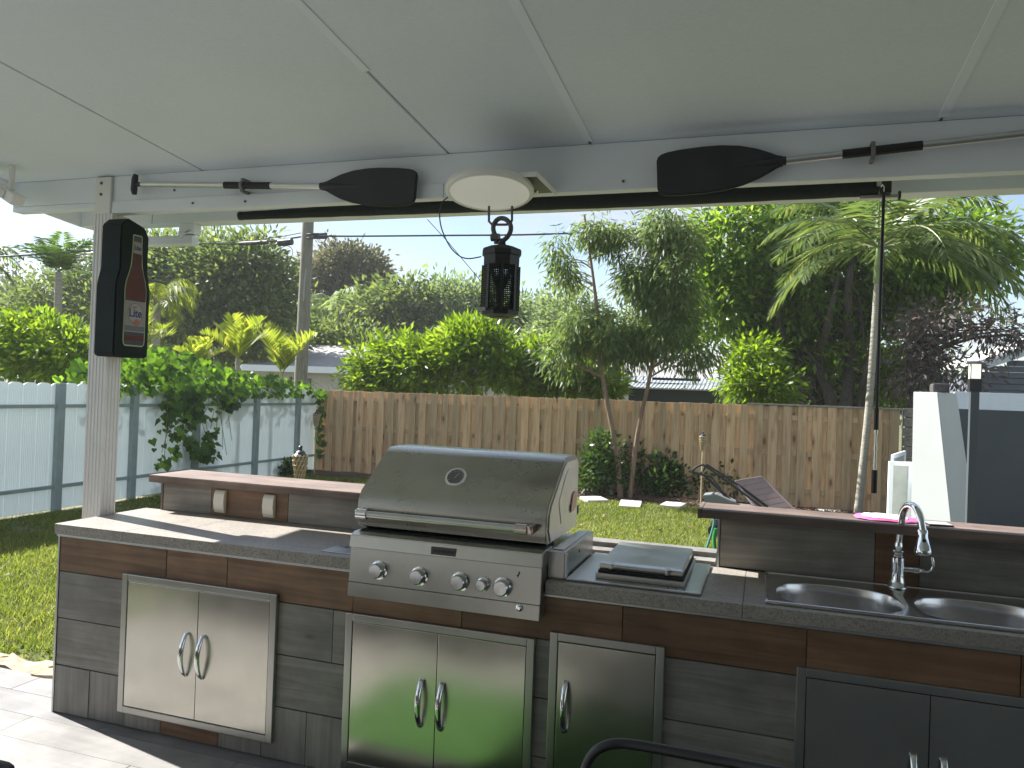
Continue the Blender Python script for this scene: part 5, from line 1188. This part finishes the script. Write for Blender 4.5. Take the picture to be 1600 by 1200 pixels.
bgt('pale_tree', 'hazy green tree behind the feathery pair', 29, [(890, 500, 50, 48), (860, 540, 50, 40), (950, 540, 60, 50), (1020, 530, 60, 40)], 'far2', 'grey', 1300, .25, .10, .26, 2.8, gap=.2)
bgt('dark_tree', 'dark leafy tree behind the feather palm at the left', 24, [(90, 470, 60, 55), (140, 440, 40, 50), (60, 500, 50, 50), (170, 500, 60, 60), (10, 490, 40, 40)], 'far1', 'dark', 1300, .24, .10, .24, 9.2, gap=.25)
bgt('bare_tree', 'thin sparsely leaved tree at the left edge', 26, [(20, 440, 30, 30), (5, 470, 40, 30), (40, 460, 30, 20)], 'rust', 'grey', 130, .2, .08, .3, 1.2, gap=.3, nl=30, inner=.1)
bgt('dark_tree', 'dark tree filling the gap behind the low palms', 27, [(440, 540, 70, 45), (500, 545, 60, 45), (560, 550, 50, 35), (330, 550, 90, 30), (230, 550, 70, 30)], 'far1', 'dark', 1300, .26, .11, .3, 5.5, gap=.12)
bgt('leafy_tree', 'leafy tree seen far right beyond the grey gabled house', 30, [(1480, 600, 60, 30), (1420, 600, 60, 40), (1300, 590, 90, 50), (1230, 560, 60, 60)], 'far1', 'dark', 900, .28, .12, .3, 3.5, gap=.2)

# ================================================================== NEIGHBOURING BUILDINGS
h1 = empty('neighbour_house', PY(545, 600, 23), 'low white house with grey shallow roof beyond the board fence', 'house')
a = PY(440, 540, 26); b = PY(700, 548, 26); c = PY(440, 575, 22.0); d = PY(720, 583, 22.0)
zr = a.z; ze = PY(560, 577, 22).z
MB().prism([(-17, 26, zr), (-17, 22, ze), (-17, 22, ze + .05), (-17, 26, zr + .05)], (17.5, 0, 0)).build('roof', simple('grey_roof_membrane', (.30, .29, .29), .8, nz=.12, nscale=3), h1)
MB().box((-17, 21.95, ze - .16), (.5, 21.998, ze + .05)).build('fascia', M['white_alu'], h1)
MB().box((-16.8, 22.4, GZ), (.3, 25.8, ze - .1)).build('wall', simple('cream_stucco', (.55, .53, .47), .9, nz=.08), h1)
for px in (590, 470): q = PY(px, 595, 22.39); MB().box((q.x - .4, 22.36, .9), (q.x + .4, 22.399, ze - .35)).build('window', simple('dark_window', (.05, .06, .07), .15) if px == 590 else bpy.data.materials['dark_window'], h1)
q = PY(551, 560, 24); MB().tube([(q.x, 24, q.z - .1), (q.x, 24, q.z + .3)], .04, 8).build('vent_pipe', M['white_alu'], h1)
h2 = empty('metal_roof_shed', PY(1050, 620, 17), 'dark garden shed with shiny corrugated metal roof behind the fence', 'shed')
sy = 16.5; A_ = PY(978, 606, sy); B_ = PY(1128, 611, sy); zt_ = PY(1050, 590, sy + 1.3).z
rf = MB(); nrib = 24
for k in range(nrib):
    x0 = A_.x + (B_.x - A_.x) * k / nrib; x1 = A_.x + (B_.x - A_.x) * (k + 1) / nrib
    rf.prism([(x0, sy, A_.z), (x0, sy + 1.4, zt_), (x0, sy + 1.4, zt_ + .02), (x0, sy, A_.z + .02)], (x1 - x0 - .004, 0, 0)); rf.prism([(x0, sy, A_.z + .0202), (x0, sy + 1.4, zt_ + .0202), (x0, sy + 1.4, zt_ + .036), (x0, sy, A_.z + .036)], (.03, 0, 0))
rf.build('roof', simple('galvanised_roof', (.55, .58, .60), .45, .6, nz=.15, nscale=5), h2)
MB().box((A_.x + .05, sy + .08, GZ), (B_.x - .03, sy + 1.3, A_.z - .005)).build('wall', simple('dark_green_shed_wall', (.035, .05, .05), .6), h2)
for px0, px1, py in ((992, 1068, 600), (1020, 1095, 593)):
    q0 = PY(px0, py, sy + .6); q1 = PY(px1, py + 2, sy + .6); MB().box((q0.x, sy + .5, q0.z - .01), (q1.x, sy + .57, q0.z + .045)).build('roof_batten', M['dark'], h2)
h3 = empty('white_porch_house', PY(1130, 600, 24), 'white porch roof and house eave glimpsed above the shed', 'house')
q = PY(1060, 585, 23); MB().box((PY(975, 580, 23).x, 23, q.z - .1), (PY(1150, 585, 23).x, 27, q.z + .12)).build('porch_roof', simple('pale_porch_roof', (.6, .6, .57), .7), h3)
MB().box((PY(975, 580, 24).x, 24, GZ), (PY(1135, 585, 24).x, 27, q.z - .1)).build('wall', simple('tan_house_wall', (.5, .46, .38), .9), h3)
for px in (1128, 1146): q2 = PY(px, 600, 23.1); MB().box((q2.x - .05, 23.02, GZ), (q2.x + .05, 23.12, q.z - .1)).build('porch_post', M['white_alu'], h3)
# grey gabled house far right
h4 = empty('grey_sided_house', PY(1600, 600, 20), 'slate grey house with lap siding and white gable edge at the right', 'house')
gyy = 19.0; q0 = PY(1528, 640, gyy); qa = PY(1536, 577, gyy); qb = PY(1610, 553, gyy)
sid = simple('slate_siding', (.14, .16, .19), .6, nz=.06, nscale=3)
slope_ = (qb.z - qa.z) / (qb.x - qa.x)
z = 0.0
while z < qb.z + 1.2:
    xl = q0.x if z < qa.z - .05 else qa.x + (z - qa.z + .1) / slope_
    MB().prism([(xl, gyy, z), (xl, gyy - .02, z + .005), (xl, gyy - .003, z + .125), (xl, gyy + .05, z + .125), (xl, gyy + .05, z)], (qb.x + 6 - xl, 0, 0)).build('siding_board', sid, h4); z += .13
MB().box((q0.x + .02, gyy + .06, GZ), (qb.x + 6, gyy + 5, qa.z - .1)).build('wall', sid, h4)
ra = Vector((qa.x - .25, gyy - .25, qa.z - slope_ * .25)); rb = ra + Vector((6.5, 0, slope_ * 6.5))
MB().prism([ra, rb, rb + Vector((0, 0, .18)), ra + Vector((0, 0, .18))], (0, .04, 0)).build('gable_board', M['white_alu'], h4)
MB().prism([ra + Vector((0, .041, .181)), rb + Vector((0, .041, .181)), rb + Vector((0, .041, .23)), ra + Vector((0, .041, .23))], (0, 6, 0)).build('roof', simple('pale_shingle', (.5, .5, .48), .9), h4)
# charcoal wall with pale band at the right
dw = empty('charcoal_wall', PY(1560, 800, 12), 'charcoal panel wall with a pale blue-white band along its top', 'wall')
dy = 12.6; xl = PY(1493, 640, dy).x; zt = PY(1560, 614, dy).z; zb2 = PY(1560, 641, dy).z; xr = xl + 6
MB().box((xl, dy, GZ), (xr, dy + .08, zb2 - .002)).build('panel', simple('charcoal_panel', (.045, .055, .068), .55, nz=.12, nscale=3), dw)
MB().box((xl - .02, dy - .01, zb2), (xr, dy + .09, zt), bev=.004).build('top_band', simple('pale_band', (.62, .68, .76), .5, nz=.04), dw)
MB().box((xl - .03, dy + .09, GZ), (xl + .1, dy + 4, zt - .02)).build('return_panel', bpy.data.materials['charcoal_panel'], dw)
# tapered white pier
pr_ = empty('white_tapered_pier', PY(1470, 800, 10.5), 'white painted four-sided tapered pier beside the charcoal wall', 'pier')
Yt = 9.6
tA, tB, tC = PY(1427, 612, Yt), PY(1465, 612, Yt - .15), PY(1495, 613, Yt + .35)
bA, bB, bC = PY(1423, 830, Yt - .1), PY(1488, 832, Yt - .35), PY(1526, 832, Yt + .45)
def ext(a_, b_, z_): t_ = (z_ - a_.z) / (b_.z - a_.z); return a_ + (b_ - a_) * t_
lo_ = [ext(tA, bA, GZ), ext(tB, bB, GZ), ext(tC, bC, GZ)]; hi_ = [tA, tB, tC]
zc3 = tA.z
hi_ = [Vector((p.x, p.y, zc3)) for p in hi_]
lo_.append(lo_[0] + (lo_[2] - lo_[1])); hi_.append(hi_[0] + (hi_[2] - hi_[1]))
bm = bmesh.new(); L0 = [bm.verts.new(p) for p in lo_]; H0 = [bm.verts.new(p) for p in hi_]
bm.faces.new(L0[::-1]); bm.faces.new(H0)
for k in range(4): bm.faces.new((L0[k], L0[(k + 1) % 4], H0[(k + 1) % 4], H0[k]))
bmesh.ops.bevel(bm, geom=bm.edges[:], offset=.006, segments=2, affect='EDGES')
mb = MB(); mb.bm.free(); mb.bm = bm
mb.build('pier_body', simple('white_render', (.44, .46, .455), .7, nz=.03, nscale=2, bmp=.15, dirt=((.6, .6, .6), 12, .72)), pr_)
MB().box((hi_[1].x - .02, hi_[1].y + .15, zc3 + .002), (hi_[1].x + .15, hi_[1].y + .35, zc3 + .10), bev=.02).build('crown_block', simple('dark_rusty_iron', (.05, .045, .045), .8, nz=.4, nscale=20), pr_)
# lamp post
lpz = empty('lamp_post', PY(1522, 800, 8.6), 'dark square garden lamp post with a frosted glass lantern head', 'lamp post')
ly = 8.6; q = PY(1523, 592, ly); xx = q.x; kz = (q - CAM).dot(fwd) / 1200; zg0 = PY(1523, 592, ly).z; zg1 = PY(1523, 569, ly).z
MB().box((xx - .052, ly - .052, zg0 - .12), (xx + .052, ly + .052, zg0), bev=.003).build('collar', M['black_matte'], lpz)
MB().box((xx - .038, ly - .038, GZ), (xx + .038, ly + .038, zg0 - .12), bev=.003).build('post', simple('slate_post', (.05, .06, .07), .5), lpz)
MB().box((xx - .045, ly - .045, zg0 + .001), (xx + .045, ly + .045, zg1), bev=.002).build('glass', simple('frosted_lantern_glass', (.75, .72, .62), .4, emit=((1, .93, .8), .25)), lpz)
for sx in (-1, 1):
    for sy_ in (-1, 1): MB().box((xx + sx * .046 - .004, ly + sy_ * .046 - .004, zg0), (xx + sx * .046 + .004, ly + sy_ * .046 + .004, zg1)).build('corner_bar', M['black_matte'], lpz)
MB().lathe([(.085, 0), (.085, .010), (.05, .028), (.046, .03)], (xx, ly, zg1 + .0005), (0, 0, 1), 4, smooth=False).build('lamp_cap', M['black_matte'], lpz)
# white screen panels standing by the pier
wp = empty('white_frame_panels', PY(1405, 800, 10.2), 'white framed glass panels folded upright beside the tapered pier', 'screen panel')
py_ = 10.0
def panel(x0p, x1p, yt0, yt1, Y0, Y1):
    a = PY(x0p, yt0, Y0); b = PY(x1p, yt1, Y1); v_ = (b - a); v_.z = 0; nrm = Vector((v_.y, -v_.x, 0)).normalized() * .03
    zt = (a.z + b.z) / 2; dirv = v_.normalized(); L_ = v_.length
    for s0, s1, z0, z1, nm in ((0, .05, GZ, zt, 'stile'), (L_ - .05, L_, GZ, zt, 'stile'), (.0501, L_ - .0501, zt - .05, zt, 'rail'), (.0501, L_ - .0501, GZ + .02, GZ + .08, 'rail')):
        p_ = [Vector((a.x, a.y, z0)) + dirv * s0, Vector((a.x, a.y, z0)) + dirv * s1, Vector((a.x, a.y, z1)) + dirv * s1, Vector((a.x, a.y, z1)) + dirv * s0]
        MB().prism(p_, nrm, bev=.003).build(nm, M['white_alu'], wp)
    p_ = [Vector((a.x, a.y, GZ + .08)) + dirv * .05, Vector((a.x, a.y, GZ + .08)) + dirv * (L_ - .05), Vector((a.x, a.y, zt - .05)) + dirv * (L_ - .05), Vector((a.x, a.y, zt - .05)) + dirv * .05]
    MB().prism([q_ + nrm * .3 for q_ in p_], nrm * .3).build('pane', simple('milky_pane', (.42, .45, .42), .25, nz=.15, nscale=6) if 'milky_pane' not in bpy.data.materials else bpy.data.materials['milky_pane'], wp)
panel(1388, 1424, 716, 726, 10.0, 10.1); panel(1392, 1412, 708, 706, 10.15, 11.2)

# ================================================================== YARD THINGS
def torch(loc, ztop, lab_, big=1.0):
    t = empty('tiki_torch', loc, lab_, 'torch', 'bamboo garden torches'); x, y, z0 = loc
    s = big
    MB().tube([(x, y, z0), (x, y, ztop - .26 * s)], .011 * s, 8).build('pole', simple('bamboo_pole', (.42, .33, .18), .6, nz=.2) if 'bamboo_pole' not in bpy.data.materials else bpy.data.materials['bamboo_pole'], t)
    wv = simple('woven_bamboo', (.45, .35, .2), .7, nz=.3, nscale=40) if 'woven_bamboo' not in bpy.data.materials else bpy.data.materials['woven_bamboo']
    MB().lathe([(.018 * s, 0), (.032 * s, .04 * s), (.045 * s, .12 * s), (.044 * s, .18 * s)], (x, y, ztop - .26 * s), (0, 0, 1), 14).build('torch_core', simple('shaded_bamboo', (.25, .19, .11), .8) if 'shaded_bamboo' not in bpy.data.materials else bpy.data.materials['shaded_bamboo'], t)
    mb = MB()
    for k in range(12):
        a = 2 * math.pi * k / 12; p_ = []
        for i in range(7):
            zz2 = ztop - .27 * s + i * .034 * s; rr = (.022 + .028 * math.sin(min(1, i / 5) * 1.5)) * s + (.004 * s if (i + k) % 2 else 0); p_.append((x + rr * math.cos(a + i * .28), y + rr * math.sin(a + i * .28), zz2))
        mb.tube(p_, .0042 * s, 5)
    for i in range(6):
        zz2 = ztop - .25 * s + i * .034 * s; rr = (.026 + .028 * math.sin(min(1, (i + .5) / 5) * 1.5)) * s
        mb.tube([(x + rr * math.cos(2 * math.pi * k / 16), y + rr * math.sin(2 * math.pi * k / 16), zz2 + .006 * s * (k % 2)) for k in range(17)], .0035 * s, 5)
    mb.build('woven_basket', wv, t)
    MB().lathe([(.046 * s, 0), (.052 * s, .008 * s), (.046 * s, .016 * s), (.034 * s, .028 * s), (.034 * s, .036 * s), (.022 * s, .046 * s), (.012 * s, .05 * s), (.012 * s, .07 * s), (.016 * s, .075 * s), (.008 * s, .084 * s)], (x, y, ztop - .085 * s), (0, 0, 1), 20).build('oil_lid', M['black'], t)
q = PY(470, 696, 7.6); torch((q.x, 7.6, GZ), q.z, 'large bamboo torch standing close behind the left ledge', 1.55)
q = PY(499, 640, 13.1); torch((q.x - .06, 13.1, GZ), q.z, 'slim bamboo torch in the fence corner', 1.25)
q = PY(1099, 674, 11.6); torch((q.x, 11.6, GZ), q.z, 'slim bamboo torch before the fence above the black frame', 1.05)

pvm = simple('pale_concrete_paver', (.50, .48, .44), .85, nz=.15, nscale=20, bmp=.3)
for k_, (px, py, w_, lab_) in enumerate([(928, 779, .38, 'pale square paver left of the feathery tree stems'), (985, 787, .34, 'pale paver just right of the feathery tree stems'), (1052, 788, .34, 'pale paver in front of the low rounded bush'), (1298, 799, .36, 'pale paver left of the slim palm foot'), (1150, 792, .3, 'pale paver partly behind the right ledge')]):
    q = PZ(px, py, GZ + .05)
    o = MB().box((q.x - w_ / 2, q.y - .16, GZ - .01), (q.x + w_ / 2, q.y + .16, GZ + .06), bev=.008, rot=Matrix.Rotation(R([38, 4, -14, 6, 10][k_]), 3, 'Z') @ Matrix.Rotation(R([4, 10, 5, 3, 3][k_]), 3, 'X')).build('paver', pvm)
    tag(o, lab_, 'paver', 'pale pavers edging the mulch bed')
# black hand truck / mower handle frame
mw = empty('lawn_mower', PY(1130, 800, 10), 'black push mower with tubular folding handle lying in the yard', 'mower')
bt_ = M['black_matte']; my = 10.3
for dyy, dx in ((0, 0), (.42, 10)):
    MB().tube([PY(1190 + dx, 792, my + dyy), PY(1150 + dx, 762, my + dyy), PY(1108 + dx * .6, 732, my + dyy), PY(1098 + dx * .6, 726, my + dyy)], .014, 8).build('handle_bar', bt_, mw)
MB().tube(catm([PY(1098, 726, my), PY(1088, 730, my), PY(1080, 738, my + .05), PY(1094, 740, my + .4), PY(1104, 726, my + .42)], 5), .014, 8).build('grip_bar', bt_, mw)
MB().tube([PY(1082, 738, my), PY(1112, 745, my), PY(1125, 762, my + .1)], .016, 8).build('control_bar', bt_, mw)
MB().tube([PY(1100, 742, my + .2), PY(1150, 790, my + .2)], .02, 8).build('brace', bt_, mw)
q = PY(1150, 812, my)
MB().box((q.x - .3, my - .05, GZ + .10), (q.x + .4, my + .45, GZ + .24), bev=.05).build('deck', M['black'], mw)
MB().box((q.x - .1, my + .05, GZ + .24), (q.x + .2, my + .35, GZ + .42), bev=.04).build('engine', simple('grey_engine', (.15, .15, .15), .5), mw)
MB().prism([PY(1098, 774, my), PY(1118, 772, my), PY(1150, 786, my), PY(1148, 800, my), PY(1102, 792, my)], (0, .3, 0), bev=.01).build('grass_bag', simple('grey_bag', (.16, .17, .17), .7), mw)
for dx in (-.25, .35):
    for dyy in (-.08, .46): MB().tube([(q.x + dx, my + dyy, GZ + .09), (q.x + dx, my + dyy + .04, GZ + .09)], .09, 18).build('wheel', M['black'], mw)
# tilted lounge chair
lg = empty('lounge_chair', PY(1200, 800, 10.4), 'mauve-brown slatted lounge chair with raised back before the fence', 'lounge chair')
gyl = 10.5
a = PY(1148, 752, gyl + .25); b = PY(1190, 745, gyl + .75); c = PY(1245, 800, gyl + .55); d = PY(1195, 812, gyl + .0)
mau = simple('mauve_plastic', (.21, .155, .15), .55, nz=.06)
axv = (d - a); 
for k in range(7):
    t0 = k / 7 + .006; t1 = (k + 1) / 7 - .006
    p_ = [a.lerp(d, t0), b.lerp(c, t0), b.lerp(c, t1), a.lerp(d, t1)]
    MB().prism(p_, Vector((.01, .02, -.02)), bev=.002).build('slat', mau, lg)
for u_, v_ in ((a, d), (b, c)):
    MB().tube([u_ + Vector((0, 0, -.005)), v_ + (v_ - u_) * .15], .018, 8).build('side_rail', mau, lg)
MB().tube([a, b], .014, 8).build('head_rail', mau, lg)
e0 = d + (d - a) * .15; e1 = c + (c - b) * .15
for k in range(8):
    o_ = Vector((.12 * k, .01 * k, 0)); MB().prism([e0 + o_, e1 + o_, e1 + o_ + Vector((.11, 0, 0)), e0 + o_ + Vector((.11, 0, 0))], Vector((0, 0, -.02))).build('seat_slat', mau, lg)
for p_ in (e0, e1, e0 + Vector((.9, 0, 0)), e1 + Vector((.9, 0, 0))): MB().tube([p_, Vector((p_.x, p_.y, GZ))], .018, 8).build('leg', mau, lg)
# teal hose hanging behind the ledge corner
hz_ = empty('garden_hose', PY(1112, 840, 4.2), 'teal and green garden hose hanging beside the right ledge corner', 'hose')
MB().tube(catm([PY(1114, 800, 4.2), PY(1116, 815, 4.2), PY(1112, 832, 4.2), PY(1107, 848, 4.2), PY(1104, 862, 4.2), PY(1110, 900, 4.2)], 6), .006, 8).build('hose', simple('teal_hose', (.10, .32, .30), .4), hz_)
MB().tube(catm([PY(1118, 826, 4.25), PY(1116, 840, 4.25), PY(1117, 860, 4.25), PY(1118, 900, 4.25)], 6), .010, 8).build('green_hose', simple('green_hose_rubber', (.05, .30, .08), .4), hz_)

# ================================================================== UTILITY POLE, WIRES
up = empty('utility_pole', PY(478, 600, 17.0), 'weathered grey wooden utility pole behind the white fence', 'utility pole')
uy = 17.0; p0 = PY(470, 590, uy); p1 = PY(481.5, 345, uy)
dlt = (p1 - p0); top_p = p1 + dlt * .6
MB().tube([Vector((p0.x, uy, GZ)) , p0, p1, top_p], [.175, .165, .145, .12], 18).build('pole', bark('weathered_pole_wood', (.13, .125, .10), (.25, .24, .19), sc=(14, 14, .8), bmp=.4), up)
MB().tube([PY(474, 470, uy - .15), PY(476, 440, uy - .15), PY(478, 420, uy - .15)], .02, 6).build('conduit', simple('galvanised_conduit', (.3, .3, .28), .5, .5), up)
for yy in (372, 366): q = PY(480, yy, uy - .16); MB().tube([q, q + Vector((.6, -.05, -.02))], .03, 8).build('cable_clamp', M['black'], up)
def wire(pts, r, nm, lab_, extra=None, grp='overhead wires'):
    o = MB().tube(pts, r, 6).build(nm, M['black']); tag(o, lab_, 'wire', grp); return o
wy = 16.8
cat_ = [PY(490, 369, wy), PY(560, 369, wy + .2), PY(680, 368, wy + .6), PY(850, 366, wy + 1.2), PY(1050, 357, wy + 2), PY(1200, 353, wy + 2.5)]
wire(catm(cat_, 6), .022, 'overhead_wire', 'black overhead wire from the utility pole to the right behind the trees')
o = MB().tube(catm([PY(470, 370, wy), PY(430, 376, wy), PY(380, 381, wy - .3), PY(310, 381, wy - .8), PY(200, 388, wy - 2), PY(0, 401, wy - 4), PY(-200, 412, wy - 5)], 6), .020, 6)
o = o.build('overhead_wire', M['black']); tag(o, 'black overhead wire from the utility pole to the left edge', 'wire', 'overhead wires')
wire(catm([PY(470, 364, wy), PY(430, 371, wy), PY(380, 377, wy - .3), PY(340, 380, wy - .5)], 6), .010, 'support_wire', 'thin support strand above the left cable by the pole')
wire([PY(668, 343, 12), PY(700, 378, 12), PY(752, 440, 12), PY(790, 484, 12)], .006, 'guy_wire', 'thin slanted wire crossing behind the bug zapper')
cb = empty('splice_boxes', PY(400, 380, wy), 'black cable splice boxes hanging on the wire left of the pole', 'splice box')
for x0, x1, yy, r_ in ((374, 418, 380, .055), (436, 456, 379, .09)): MB().tube([PY(x0, yy + .8, wy - .1), PY(x1, yy - 1.5, wy - .1)], r_, 10).build('splice_case', M['black'], cb)
for px, py, rr in ((442, 398, .15), (447, 395, .2), (503, 372, .13), (516, 376, .15)):
    c_ = PY(px, py, wy - .1); MB().tube([(c_.x + rr * math.cos(2 * math.pi * k / 20), c_.y, c_.z + rr * .9 * math.sin(2 * math.pi * k / 20)) for k in range(21)], .008, 5).build('cable_loop', M['black'], cb)


# ================================================================== HAZE
hm = bpy.data.materials.new('pale_air'); hm.use_nodes = True; hn = hm.node_tree; hn.nodes.clear()
ho = hn.nodes.new('ShaderNodeOutputMaterial'); hv = hn.nodes.new('ShaderNodeVolumePrincipled'); hv.inputs['Color'].default_value = (.92, .96, 1, 1); hv.inputs['Density'].default_value = .0009; hv.inputs['Anisotropy'].default_value = .2
hn.links.new(hv.outputs[0], ho.inputs['Volume'])
hz = MB().box((-310, -61, -1.3), (310, 610, 14.5)).build('haze', hm); tag(hz, 'thin pale summer haze over the yard', 'haze', kind='stuff')
SC.cycles.volume_bounces = 1; SC.cycles.volume_step_rate = 4
